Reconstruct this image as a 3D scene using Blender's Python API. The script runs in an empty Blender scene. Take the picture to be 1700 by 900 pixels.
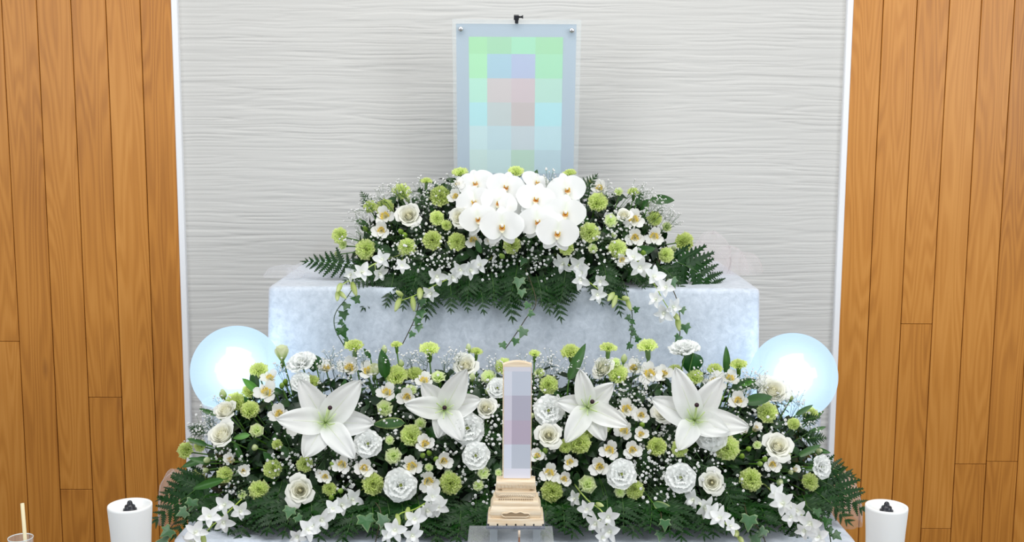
import bpy, math, random
import numpy as np
from mathutils import Vector, Matrix, Quaternion

# ------------------------------------------------------------------ camera, world, light
F = 1900.0                       # focal length in pixels of the 1700x900 frame
PITCH = math.radians(7.6)
ROLL = math.radians(0.29)
CAM = Vector((0.0, -3.30, 1.60))
FWD = Vector((0, math.cos(PITCH), -math.sin(PITCH)))
RGT = Vector((1, 0, 0))
UPV = RGT.cross(FWD)
sc = bpy.context.scene
COL = sc.collection
cd = bpy.data.cameras.new('camera')
cam = bpy.data.objects.new('camera', cd)
COL.objects.link(cam)
cr, sr = math.cos(ROLL), math.sin(ROLL)
cx_ = RGT * cr + UPV * sr
cy_ = -RGT * sr + UPV * cr
cz_ = -FWD
cam.matrix_world = Matrix(((cx_.x, cy_.x, cz_.x, CAM.x), (cx_.y, cy_.y, cz_.y, CAM.y),
                           (cx_.z, cy_.z, cz_.z, CAM.z), (0, 0, 0, 1)))
cd.sensor_width = 36.0
cd.lens = 36.0 * F / 1700.0
cd.clip_start = 0.05
sc.camera = cam

W = bpy.data.worlds.new('world')
sc.world = W
W.use_nodes = True
bg = W.node_tree.nodes['Background']
bg.inputs[0].default_value = (0.90, 0.95, 1.0, 1)
bg.inputs[1].default_value = 0.40


def area(name, loc, target, sx, sy, power, col=(1, 1, 1)):
    l = bpy.data.lights.new(name, 'AREA')
    l.shape = 'RECTANGLE'
    l.size, l.size_y, l.energy, l.color = sx, sy, power, col
    o = bpy.data.objects.new(name, l)
    COL.objects.link(o)
    o.location = loc
    o.rotation_euler = (Vector(target) - Vector(loc)).to_track_quat('-Z', 'Y').to_euler()
    return o


area('ceiling_light', (0.0, -1.75, 3.1), (0, -0.9, 0.9), 2.6, 0.9, 30, (1.0, 0.98, 0.95))
area('window_light', (2.9, -3.6, 2.2), (0.2, -0.2, 1.3), 1.6, 1.6, 34, (0.93, 0.97, 1.0))
area('window_light', (-2.9, -4.2, 2.3), (-0.2, -0.5, 1.2), 1.5, 1.5, 24, (0.93, 0.97, 1.0))
sc.view_settings.view_transform = 'Standard'
sc.view_settings.look = 'None'
sc.view_settings.exposure = 0.50
sc.view_settings.gamma = 1.0
sc.view_settings.use_curve_mapping = False

# ------------------------------------------------------------------ pixel helpers
rng = random.Random(7)
PI = math.pi


def ray(px, py):
    dx, dy = px - 850.0, py - 450.0
    a = dx * cr + dy * sr
    b = dx * sr - dy * cr
    return (FWD * F + RGT * a + UPV * b).normalized()


def at(px, py, Y):
    d = ray(px, py)
    return CAM + d * ((Y - CAM.y) / d.y)


def mpp(p):
    return (p - CAM).dot(FWD) / F       # metres per pixel at p


class Mound:
    def __init__(self, xc, yb, zt, A, B, C, ex=3.2):
        self.ex = ex
        self.c = (xc, yb, zt)
        self.a = (A, B, C)

    def f(self, p):
        x, y, z = (abs(p[i] - self.c[i]) / self.a[i] for i in range(3))
        return x ** self.ex + y * y + z * z

    def normal(self, p):
        x, y, z = ((p[i] - self.c[i]) / self.a[i] for i in range(3))
        return Vector((self.ex * abs(x) ** (self.ex - 1) * (1 if x > 0 else -1) / self.a[0], 2 * y / self.a[1],
                       2 * max(z, 0.02) / self.a[2])).normalized()

    def hit(self, px, py, lift=0.0):
        d = ray(px, py)
        t0 = (self.c[1] - self.a[1] * 1.02 - CAM.y) / d.y
        t1 = (self.c[1] - 0.01 - CAM.y) / d.y
        n = 60
        for i in range(n + 1):
            t = t0 + (t1 - t0) * i / n
            p = CAM + d * t
            if self.f(p) <= 1.0:
                return p - d * lift
        return CAM + d * (t1 - 0.03) - d * lift

    def surf(self, sx, ang, k):
        """point at fraction sx of the half length and angle ang up the front, shrunk by k"""
        w = max(0.0, 1 - abs(sx) ** self.ex) ** 0.5
        return Vector((self.c[0] + sx * self.a[0] * k, self.c[1] - math.cos(ang) * self.a[1] * w * k,
                       self.c[2] + math.sin(ang) * self.a[2] * w * k))


TIER_Z, UP_Z = 0.772, 1.199
LOW = Mound(0.0, -0.80, TIER_Z, 0.725, 0.275, 0.285, 5.0)
UPP = Mound(0.0, -0.40, UP_Z, 0.425, 0.215, 0.265)

# ------------------------------------------------------------------ object helpers


def lin(c):
    return tuple(((x / 255.0) / 12.92 if x / 255.0 <= 0.04045 else ((x / 255.0 + 0.055) / 1.055) ** 2.4) for x in c)


def tag(o, label=None, cat=None, group=None, kind=None):
    if label: o['label'] = label
    if cat: o['category'] = cat
    if group: o['group'] = group
    if kind: o['kind'] = kind
    return o


def mesh(name, V, Fc, mat=None, cols=None, smooth=True):
    me = bpy.data.meshes.new(name)
    me.from_pydata([tuple(map(float, v)) for v in V], [], [tuple(int(i) for i in f) for f in Fc])
    if cols is not None:
        ca = me.color_attributes.new('Col', 'FLOAT_COLOR', 'POINT')
        arr = np.ones((len(V), 4), dtype=np.float32)
        arr[:, :3] = np.asarray(cols, dtype=np.float32)[:, :3]
        ca.data.foreach_set('color', arr.ravel())
    if smooth:
        me.polygons.foreach_set('use_smooth', [True] * len(me.polygons))
    if mat is not None:
        me.materials.append(mat)
    me.update()
    return me


def obj(name, me, parent=None, M=None):
    o = bpy.data.objects.new(name, me)
    COL.objects.link(o)
    if parent is not None:
        o.parent = parent
    if M is not None:
        o.matrix_basis = M
    return o


def frame(axis, up=Vector((0, 0, 1)), roll=0.0):
    z = Vector(axis).normalized()
    u = Vector(up)
    x = u.cross(z)
    if x.length < 1e-4:
        x = Vector((1, 0, 0))
    x.normalize()
    y = z.cross(x)
    m = Matrix((x, y, z)).transposed()
    return (m @ Matrix.Rotation(roll, 3, 'Z')).to_4x4()


class MB:
    """collects vertices, faces and vertex colours"""

    def __init__(self):
        self.V, self.F, self.C = [], [], []

    def add(self, V, Fc, C=None):
        n = len(self.V)
        self.V += [tuple(v) for v in V]
        self.F += [tuple(i + n for i in f) for f in Fc]
        if C is None:
            C = [(1, 1, 1)] * len(V)
        self.C += [tuple(c) for c in C]

    def box(self, a, b, col=(1, 1, 1), bev=0.0):
        x0, y0, z0 = a
        x1, y1, z1 = b
        if bev <= 0:
            V = [(x, y, z) for z in (z0, z1) for y in (y0, y1) for x in (x0, x1)]
            self.add(V, [(0, 2, 3, 1), (4, 5, 7, 6), (0, 1, 5, 4), (2, 6, 7, 3), (0, 4, 6, 2), (1, 3, 7, 5)], [col] * 8)
            return
        e = bev
        rings = []
        for z, k in ((z0, e), (z0 + e, 0), (z1 - e, 0), (z1, e)):
            r = []
            for (cx, cy, sx, sy) in ((x0, y0, 1, 1), (x1, y0, -1, 1), (x1, y1, -1, -1), (x0, y1, 1, -1)):
                if sx * sy > 0:
                    pts = [(cx + sx * k, cy + sy * max(e, k)), (cx + sx * max(e, k), cy + sy * k)]
                else:
                    pts = [(cx + sx * max(e, k), cy + sy * k), (cx + sx * k, cy + sy * max(e, k))]
                r += [(p[0], p[1], z) for p in pts]
            rings.append(r)
        self.rings(rings, col, cap=True)

    def rings(self, rings, col=(1, 1, 1), cap=False, closed=True):
        n = len(rings[0])
        V = [p for r in rings for p in r]
        Fc = []
        m = n if closed else n - 1
        for i in range(len(rings) - 1):
            for j in range(m):
                k = (j + 1) % n
                Fc.append((i * n + j, i * n + k, (i + 1) * n + k, (i + 1) * n + j))
        if cap:
            Fc.append(tuple(reversed(range(n))))
            Fc.append(tuple((len(rings) - 1) * n + j for j in range(n)))
        self.add(V, Fc, [col] * len(V))

    def lathe(self, prof, seg=24, col=(1, 1, 1), cap=False, c=(0, 0)):
        self.rings([[(c[0] + r * math.cos(2 * PI * j / seg), c[1] + r * math.sin(2 * PI * j / seg), z) for j in range(seg)]
                    for r, z in prof], col, cap)

    def tube(self, pts, r, seg=5, col=(1, 1, 1), taper=1.0):
        pts = [Vector(p) for p in pts]
        R = []
        for i, p in enumerate(pts):
            d = (pts[min(i + 1, len(pts) - 1)] - pts[max(i - 1, 0)]).normalized()
            a = d.cross(Vector((0.31, 0.17, 0.94)))
            if a.length < 1e-3: a = d.cross(Vector((1, 0, 0)))
            a.normalize()
            b = d.cross(a)
            rr = r * (1 + (taper - 1) * i / max(1, len(pts) - 1))
            R.append([p + (a * math.cos(2 * PI * j / seg) + b * math.sin(2 * PI * j / seg)) * rr for j in range(seg)])
        self.rings(R, col, cap=True)

    def build(self, name, mat, smooth=True):
        return mesh(name, self.V, self.F, mat, self.C, smooth)


# ------------------------------------------------------------------ materials


def new_mat(name):
    m = bpy.data.materials.new(name)
    m.use_nodes = True
    nt = m.node_tree
    return m, nt, nt.nodes['Principled BSDF'], nt.nodes['Material Output']


def plain(name, col, rough=0.5, metal=0.0, spec=0.5, **kw):
    m, nt, p, o = new_mat(name)
    p.inputs['Base Color'].default_value = (*col, 1)
    p.inputs['Roughness'].default_value = rough
    p.inputs['Metallic'].default_value = metal
    p.inputs['Specular IOR Level'].default_value = spec
    for k, v in kw.items():
        p.inputs[k].default_value = v
    return m


def vcol(name, rough=0.5, trans=0.25, tint=(1, 1, 1), var=0.06, spec=0.3, noise=0.0, nscale=60):
    """vertex colour x tint, small variation by object, optional light passing through"""
    m, nt, p, o = new_mat(name)
    N, L = nt.nodes, nt.links
    a = N.new('ShaderNodeVertexColor')
    a.layer_name = 'Col'
    mul = N.new('ShaderNodeMix')
    mul.data_type = 'RGBA'
    mul.blend_type = 'MULTIPLY'
    mul.inputs[0].default_value = 1
    mul.inputs[7].default_value = (*tint, 1)
    L.new(a.outputs[0], mul.inputs[6])
    oi = N.new('ShaderNodeObjectInfo')
    hs = N.new('ShaderNodeHueSaturation')
    mr = N.new('ShaderNodeMapRange')
    mr.inputs[3].default_value = 1 - var * 1.6
    mr.inputs[4].default_value = 1 + var * 0.5
    L.new(oi.outputs['Random'], mr.inputs[0])
    L.new(mr.outputs[0], hs.inputs['Value'])
    mr2 = N.new('ShaderNodeMapRange')
    mr2.inputs[3].default_value = 1 + var * 1.4
    mr2.inputs[4].default_value = 1 - var * 1.4
    L.new(oi.outputs['Random'], mr2.inputs[0])
    L.new(mr2.outputs[0], hs.inputs['Saturation'])
    L.new(mul.outputs[2], hs.inputs['Color'])
    col = hs.outputs[0]
    if noise > 0:
        tc = N.new('ShaderNodeTexCoord')
        nz = N.new('ShaderNodeTexNoise')
        nz.inputs['Scale'].default_value = nscale
        L.new(tc.outputs['Object'], nz.inputs['Vector'])
        m2 = N.new('ShaderNodeMapRange')
        m2.inputs[3].default_value = 1 - noise
        m2.inputs[4].default_value = 1 + noise
        L.new(nz.outputs[0], m2.inputs[0])
        h2 = N.new('ShaderNodeHueSaturation')
        L.new(m2.outputs[0], h2.inputs['Value'])
        L.new(col, h2.inputs['Color'])
        col = h2.outputs[0]
    L.new(col, p.inputs['Base Color'])
    p.inputs['Roughness'].default_value = rough
    p.inputs['Specular IOR Level'].default_value = spec
    if trans > 0:
        t = N.new('ShaderNodeBsdfTranslucent')
        L.new(col, t.inputs[0])
        mx = N.new('ShaderNodeMixShader')
        mx.inputs[0].default_value = trans
        L.new(p.outputs[0], mx.inputs[1])
        L.new(t.outputs[0], mx.inputs[2])
        L.new(mx.outputs[0], o.inputs[0])
    return m


M_PETAL = vcol('white_petal', 0.55, 0.36, var=0.02, tint=(1.03, 1.03, 1.03))
M_CARN = vcol('carnation_petal', 0.6, 0.48, var=0.06)
M_LEAF = vcol('leaf', 0.38, 0.12, var=0.16, spec=0.45, noise=0.2)
M_FERN = vcol('fern_leaf', 0.42, 0.10, var=0.2, spec=0.22, noise=0.15)
M_STEM = vcol('stem', 0.5, 0.0, var=0.1)
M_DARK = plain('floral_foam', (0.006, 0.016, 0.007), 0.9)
M_BLACK = plain('black_plastic', (0.012, 0.013, 0.018), 0.35)
M_STEEL = plain('steel', (0.75, 0.76, 0.78), 0.22, 1.0)
M_CREAMWOOD = None


def wood_mat():
    m, nt, p, o = new_mat('cedar_plank')
    N, L = nt.nodes, nt.links
    tc = N.new('ShaderNodeTexCoord')
    oi = N.new('ShaderNodeObjectInfo')
    off = N.new('ShaderNodeVectorMath')
    off.operation = 'MULTIPLY_ADD'
    cmb = N.new('ShaderNodeCombineXYZ')
    for i in range(3):
        L.new(oi.outputs['Random'], cmb.inputs[i])
    off.inputs[1].default_value = (3.1, 0.0, 47.0)
    L.new(cmb.outputs[0], off.inputs[0])
    L.new(tc.outputs['Object'], off.inputs[2])
    # slow wander that bends the grain into long arches
    mp = N.new('ShaderNodeMapping')
    mp.inputs['Scale'].default_value = (7.0, 1.0, 0.50)
    L.new(off.outputs[0], mp.inputs[0])
    n1 = N.new('ShaderNodeTexNoise')
    n1.inputs['Scale'].default_value = 1.3
    n1.inputs['Detail'].default_value = 2.0
    L.new(mp.outputs[0], n1.inputs['Vector'])
    # rings = sine of the wander
    mm = N.new('ShaderNodeMath')
    mm.operation = 'MULTIPLY'
    mm.inputs[1].default_value = 150.0
    L.new(n1.outputs[0], mm.inputs[0])
    sn = N.new('ShaderNodeMath')
    sn.operation = 'SINE'
    L.new(mm.outputs[0], sn.inputs[0])
    # fine fibres
    mp2 = N.new('ShaderNodeMapping')
    mp2.inputs['Scale'].default_value = (240.0, 1.0, 3.0)
    L.new(off.outputs[0], mp2.inputs[0])
    n2 = N.new('ShaderNodeTexNoise')
    n2.inputs['Scale'].default_value = 1.0
    n2.inputs['Detail'].default_value = 3.0
    L.new(mp2.outputs[0], n2.inputs['Vector'])
    # broad tone
    mp3 = N.new('ShaderNodeMapping')
    mp3.inputs['Scale'].default_value = (9.0, 1.0, 1.4)
    L.new(off.outputs[0], mp3.inputs[0])
    n3 = N.new('ShaderNodeTexNoise')
    n3.inputs['Scale'].default_value = 1.0
    L.new(mp3.outputs[0], n3.inputs['Vector'])

    def madd(a, k, b=None, c=0.0):
        q = N.new('ShaderNodeMath')
        q.operation = 'MULTIPLY_ADD'
        L.new(a, q.inputs[0])
        q.inputs[1].default_value = k
        if b is not None:
            L.new(b, q.inputs[2])
        else:
            q.inputs[2].default_value = c
        return q.outputs[0]
    s = madd(sn.outputs[0], 0.060, None, 0.16)
    s = madd(n2.outputs[0], 0.22, s)
    s = madd(n3.outputs[0], 0.36, s)
    s = madd(oi.outputs['Random'], 0.14, s)
    rp = N.new('ShaderNodeValToRGB')
    rp.color_ramp.elements[0].position = 0.25
    rp.color_ramp.elements[0].color = (0.310, 0.105, 0.014, 1)
    rp.color_ramp.elements[1].position = 0.80
    rp.color_ramp.elements[1].color = (0.700, 0.320, 0.072, 1)
    e = rp.color_ramp.elements.new(0.52)
    e.color = (0.540, 0.218, 0.036, 1)
    L.new(s, rp.inputs[0])
    # knots
    mp4 = N.new('ShaderNodeMapping')
    mp4.inputs['Scale'].default_value = (5.0, 0.01, 1.3)
    L.new(off.outputs[0], mp4.inputs[0])
    vo = N.new('ShaderNodeTexVoronoi')
    vo.inputs['Scale'].default_value = 1.6
    L.new(mp4.outputs[0], vo.inputs['Vector'])
    kr = N.new('ShaderNodeMapRange')
    kr.inputs[1].default_value = 0.02
    kr.inputs[2].default_value = 0.09
    kr.inputs[3].default_value = 0.55
    kr.inputs[4].default_value = 0.0
    L.new(vo.outputs['Distance'], kr.inputs[0])
    mx = N.new('ShaderNodeMix')
    mx.data_type = 'RGBA'
    mx.inputs[7].default_value = (0.20, 0.065, 0.015, 1)
    L.new(kr.outputs[0], mx.inputs[0])
    L.new(rp.outputs[0], mx.inputs[6])
    L.new(mx.outputs[2], p.inputs['Base Color'])
    p.inputs['Roughness'].default_value = 0.34
    p.inputs['Specular IOR Level'].default_value = 0.30
    bp = N.new('ShaderNodeBump')
    bp.inputs['Strength'].default_value = 0.08
    bp.inputs['Distance'].default_value = 0.002
    L.new(n2.outputs[0], bp.inputs['Height'])
    L.new(bp.outputs[0], p.inputs['Normal'])
    return m


def velvet_mat():
    m, nt, p, o = new_mat('crushed_velvet')
    N, L = nt.nodes, nt.links
    tc = N.new('ShaderNodeTexCoord')
    n1 = N.new('ShaderNodeTexNoise')
    n1.inputs['Scale'].default_value = 55
    n1.inputs['Detail'].default_value = 6
    n1.inputs['Roughness'].default_value = 0.7
    n1.inputs['Distortion'].default_value = 0.4
    L.new(tc.outputs['Object'], n1.inputs['Vector'])
    rp = N.new('ShaderNodeValToRGB')
    rp.color_ramp.elements[0].position = 0.3
    rp.color_ramp.elements[0].color = (0.46, 0.52, 0.60, 1)
    rp.color_ramp.elements[1].position = 0.72
    rp.color_ramp.elements[1].color = (0.70, 0.76, 0.85, 1)
    L.new(n1.outputs[0], rp.inputs[0])
    L.new(rp.outputs[0], p.inputs['Base Color'])
    p.inputs['Roughness'].default_value = 0.55
    p.inputs['Sheen Weight'].default_value = 0.35
    bp = N.new('ShaderNodeBump')
    bp.inputs['Strength'].default_value = 0.3
    bp.inputs['Distance'].default_value = 0.003
    L.new(n1.outputs[0], bp.inputs['Height'])
    L.new(bp.outputs[0], p.inputs['Normal'])
    return m


def tulle_mat(name, col, alpha):
    m, nt, p, o = new_mat(name)
    N, L = nt.nodes, nt.links
    d = N.new('ShaderNodeBsdfDiffuse')
    d.inputs[0].default_value = (*col, 1)
    t = N.new('ShaderNodeBsdfTranslucent')
    t.inputs[0].default_value = (*col, 1)
    ad = N.new('ShaderNodeMixShader')
    ad.inputs[0].default_value = 0.4
    L.new(d.outputs[0], ad.inputs[1])
    L.new(t.outputs[0], ad.inputs[2])
    tr = N.new('ShaderNodeBsdfTransparent')
    mx = N.new('ShaderNodeMixShader')
    mx.inputs[0].default_value = alpha
    L.new(tr.outputs[0], mx.inputs[1])
    L.new(ad.outputs[0], mx.inputs[2])
    L.new(mx.outputs[0], o.inputs[0])
    return m


def clear_mat(name, alpha, col=(1, 1, 1), rough=0.03):
    """clear acrylic: mostly see-through with a polished surface"""
    m, nt, p, o = new_mat(name)
    N, L = nt.nodes, nt.links
    p.inputs['Base Color'].default_value = (*col, 1)
    p.inputs['Roughness'].default_value = rough
    p.inputs['Alpha'].default_value = alpha
    return m


def cream_mat():
    m, nt, p, o = new_mat('pale_cypress_wood')
    N, L = nt.nodes, nt.links
    tc = N.new('ShaderNodeTexCoord')
    mp = N.new('ShaderNodeMapping')
    mp.inputs['Scale'].default_value = (20, 160, 260)
    L.new(tc.outputs['Object'], mp.inputs[0])
    n = N.new('ShaderNodeTexNoise')
    n.inputs['Scale'].default_value = 1.0
    L.new(mp.outputs[0], n.inputs['Vector'])
    rp = N.new('ShaderNodeValToRGB')
    rp.color_ramp.elements[0].position = 0.3
    rp.color_ramp.elements[0].color = (0.72, 0.55, 0.36, 1)
    rp.color_ramp.elements[1].position = 0.7
    rp.color_ramp.elements[1].color = (0.86, 0.75, 0.58, 1)
    L.new(n.outputs[0], rp.inputs[0])
    L.new(rp.outputs[0], p.inputs['Base Color'])
    p.inputs['Roughness'].default_value = 0.5
    return m


M_WOOD = wood_mat()
M_VELVET = velvet_mat()
M_TULLE = tulle_mat('white_tulle', (0.92, 0.93, 0.97), 0.20)
M_TULLE_P = tulle_mat('pink_white_tulle', (0.97, 0.91, 0.92), 0.17)
M_ACRYL = clear_mat('clear_acrylic', 0.10, (0.85, 0.93, 0.95))
M_ACRYL_E = clear_mat('acrylic_edge', 0.70, (0.88, 0.94, 0.95), 0.15)
M_SMOKE = clear_mat('smoky_acrylic', 0.55, (0.16, 0.18, 0.24), 0.08)
M_SMOKE_L = clear_mat('grey_clear_acrylic', 0.42, (0.45, 0.5, 0.54), 0.08)
M_GLASS = clear_mat('thin_glass', 0.14, (0.85, 0.87, 0.88), 0.02)
M_CREAM = cream_mat()
M_PRINT = vcol('flat_print', 0.35, 0.0, var=0.0, spec=0.5)
M_WALL = plain('white_relief_plaster', (0.60, 0.592, 0.568), 0.7)
M_TRIM = plain('white_trim', (0.85, 0.86, 0.88), 0.4)
M_WAX = plain('white_wax', (0.86, 0.87, 0.86), 0.45)
M_WAX.node_tree.nodes['Principled BSDF'].inputs['Subsurface Weight'].default_value = 0.15
M_WAX.node_tree.nodes['Principled BSDF'].inputs['Subsurface Radius'].default_value = (0.02, 0.018, 0.015)
M_BACK = plain('dark_joint', (0.06, 0.026, 0.01), 0.8)
M_STICK = plain('pale_stick', (0.80, 0.70, 0.45), 0.6)
M_BROWN = plain('brown_stick', (0.22, 0.10, 0.05), 0.6)
M_FLOOR = plain('carpet', (0.30, 0.26, 0.22), 0.9)
M_CLOTH = plain('offering_cloth', (0.30, 0.27, 0.27), 0.8)

# ------------------------------------------------------------------ setting
b = MB()
b.box((-3.2, -6.0, -0.05), (3.2, 0.1, 0.0))
tag(obj('floor', b.build('floor', M_FLOOR)), 'beige carpeted floor under the altar', kind='structure')


def fbm1(x, z, seed):
    """layered value noise on stretched coordinates (numpy)"""
    r = np.random.RandomState(seed)
    T = r.rand(256, 256)
    xi, zi = np.floor(x).astype(int), np.floor(z).astype(int)
    fx, fz = x - xi, z - zi
    fx = fx * fx * (3 - 2 * fx)
    fz = fz * fz * (3 - 2 * fz)
    g = lambda i, j: T[i % 256, j % 256]
    return (g(xi, zi) * (1 - fx) + g(xi + 1, zi) * fx) * (1 - fz) + (g(xi, zi + 1) * (1 - fx) + g(xi + 1, zi + 1) * fx) * fz


WX0, WX1 = at(289, 0, 0).x, at(1412, 0, 0).x
# relief wall: irregular horizontal ripples
nx, nz = 170, 1060
zlo, zhi = 0.0, 2.45
xs = np.linspace(WX0, WX1, nx)
zs = np.concatenate([np.linspace(0.0, 0.6, 160, endpoint=False), np.linspace(0.6, zhi, nz - 160)])
X, Z = np.meshgrid(xs, zs)
zw = Z + 0.010 * (fbm1(X * 3.0, Z * 9, 1) - 0.5) + 0.006 * (fbm1(X * 9, Z * 22, 2) - 0.5)
h1 = np.abs(fbm1(X * 3.2 + 3, zw * 96, 3) - 0.5) * 2
h2 = np.abs(fbm1(X * 5.5 + 9, zw * 170, 4) - 0.5) * 2
msk = np.clip(fbm1(X * 2.5, Z * 16, 6) * 1.6 - 0.2, 0.15, 1.0)
hh = (np.minimum(h1, 0.30) / 0.30) * 0.0017 * msk + np.minimum(h2, 0.40) / 0.40 * 0.0009
Yv = -hh - 0.001
V = np.stack([X, Yv, Z], -1).reshape(-1, 3)
nzz = len(zs)
ii = np.arange(nzz - 1)[:, None] * nx + np.arange(nx - 1)[None, :]
Fc = np.stack([ii, ii + 1, ii + 1 + nx, ii + nx], -1).reshape(-1, 4)
me = mesh('relief', V, Fc, M_WALL)
wall = tag(obj('wall_back', me), 'white relief wall panel with fine horizontal ripples', kind='structure')


def plank_wall(name, xlines, joints, label):
    b = MB()
    b.box((min(xlines) - 0.002, -0.002, 0), (max(xlines) + 0.002, 0.04, 2.45))
    w = tag(obj(name, b.build(name, M_BACK, False)), label, kind='structure')
    g = 0.0011
    for i in range(len(xlines) - 1):
        zc = [0.0] + sorted(joints.get(i, [])) + [2.45]
        for j in range(len(zc) - 1):
            L = zc[j + 1] - zc[j]
            b = MB()
            hw = (xlines[i + 1] - xlines[i]) / 2 - g
            b.box((-hw, -0.014, g * 0.6), (hw, 0, L - g * 0.6), bev=0.0010)
            obj('plank', b.build('plank', M_WOOD, False), w, Matrix.Translation(((xlines[i] + xlines[i + 1]) / 2, -0.0021, zc[j])))
    return w


YP = -0.016
wl = lambda px: at(px, 0, YP).x
zj = lambda px, py: at(px, py, YP).z
pl = [wl(-56 * k + 2) for k in range(16, 0, -1)] + [wl(p) for p in (2, 60, 117, 175, 232, 287)]
plank_wall('wall_left', pl, {2: [1.2], 5: [0.8], 8: [1.4], 11: [0.4], 12: [1.9], 13: [0.7], 14: [1.6], 15: [zj(15, 567)], 17: [0.5], 18: [zj(175, 660)], 20: [zj(257, 872)]},
           'warm brown vertical cedar planks beside the white wall panel')
pr = [wl(p) for p in (1414, 1467, 1523, 1577, 1630, 1685)] + [wl(1685 + 55 * k) for k in range(1, 17)]
plank_wall('wall_right', pr, {1: [0.45], 2: [zj(1518, 538)], 3: [zj(1553, 878)], 4: [zj(1663, 771)], 5: [0.6], 6: [1.7], 8: [1.1], 10: [1.5], 13: [0.9], 15: [1.8]},
           'warm brown vertical cedar planks with a soft window reflection')
for i, (xa, xb) in enumerate(((WX0 - 0.004, WX0 + 0.013), (WX1 - 0.013, WX1 + 0.004))):
    b = MB()
    b.box((xa, -0.020, 0), (xb, 0.0, 2.45), bev=0.002)
    tag(obj('trim_%d' % (i + 1), b.build('trim', M_TRIM, False)), 'narrow white trim strip edging the relief panel', kind='structure')

# ------------------------------------------------------------------ draped tiers


def drape(name, x0, x1, y0, y1, z0, z1, label, seed, amp=0.010):
    """cloth laid over a block: top, rounded rim and hanging front and sides with soft folds"""
    r = random.Random(seed)
    path = []
    n = 90
    rc = 0.02
    for i in range(15): path.append((x0, y1 + (y0 + rc - y1) * i / 14, (-1, 0)))
    for i in range(1, 6):
        a = PI / 2 * i / 6
        path.append((x0 + rc - rc * math.cos(a), y0 + rc - rc * math.sin(a), (-math.cos(a), -math.sin(a))))
    for i in range(n + 1): path.append((x0 + rc + (x1 - x0 - 2 * rc) * i / n, y0, (0, -1)))
    for i in range(1, 6):
        a = PI / 2 * i / 6
        path.append((x1 - rc + rc * math.sin(a), y0 + rc - rc * math.cos(a), (math.sin(a), -math.cos(a))))
    for i in range(15): path.append((x1, y0 + rc + (y1 - y0 - rc) * i / 14, (1, 0)))
    folds = [(r.uniform(4, 9), r.uniform(0, 6), r.uniform(0.4, 1)) for _ in range(3)] + [(r.uniform(14, 26), r.uniform(0, 6), 0.35) for _ in range(2)]
    prof = [(-0.012, 0.0), (-0.005, -0.0015), (-0.0015, -0.005), (0, -0.012)]
    nz = 26
    for k in range(1, nz + 1):
        prof.append((0.0, -0.012 - (z1 - z0 - 0.014) * (k / nz) ** 1.1))
    rings = []
    for off, dz in prof:
        ring = []
        for x, y, nn in path:
            s = x + 1.3 * y
            d = max(0.0, -dz - 0.01) / 0.5
            w = sum(a * math.sin(f * s * 3.0 + p + dz * 3) for f, p, a in folds)
            o = off + amp * min(1.0, d) * w * 0.6 + amp * 0.9 * min(1, d)
            zz = z1 + dz + (0.0015 * math.sin(s * 23 + dz * 30) if dz < -0.003 else 0.0)
            ring.append((x + nn[0] * o, y + nn[1] * o, zz))
        rings.append(ring)
    b = MB()
    b.rings(rings, closed=False)
    b.F = [tuple(reversed(f)) for f in b.F]
    m = len(path)
    b2 = MB()
    b2.V, b2.F, b2.C = b.V, b.F, b.C
    b2.add([b.V[i] for i in range(m)], [tuple(range(m))])
    me = b2.build(name, M_VELVET)
    me.polygons[len(me.polygons) - 1].use_smooth = False
    return tag(obj(name, me), label, 'cloth')


UX0, UX1 = at(444, 500, -0.60).x, at(1263, 500, -0.60).x
drape('velvet_draped_tier', UX0, UX1, -0.60, -0.06, 0.02, UP_Z, 'pale blue crushed velvet draped over the upper altar tier', 3)
FX0, FX1 = at(284, 890, -1.14).x, at(1428, 893, -1.14).x
drape('velvet_draped_tier', FX0, FX1, -1.14, -0.79, 0.02, TIER_Z, 'white crushed velvet draped over the lower altar tier', 5)

# offering table in front, only its things reach into the picture
OT_Z = 0.70
b = MB()
b.box((-0.95, -1.62, OT_Z - 0.03), (0.95, -1.155, OT_Z), bev=0.004)
t = obj('offering_table', None)
t.location = (0, 0, 0)
tag(t, 'low offering table in front of the white velvet tier', 'table')
obj('table_top', b.build('table_top', M_CLOTH, False), t)
for sx in (-0.9, 0.9):
    for sy in (-1.58, -1.2):
        b = MB()
        b.box((sx - 0.02, sy - 0.02, 0), (sx + 0.02, sy + 0.02, OT_Z - 0.03))
        obj('leg', b.build('leg', M_CLOTH, False), t)

# ------------------------------------------------------------------ globe lamps


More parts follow.
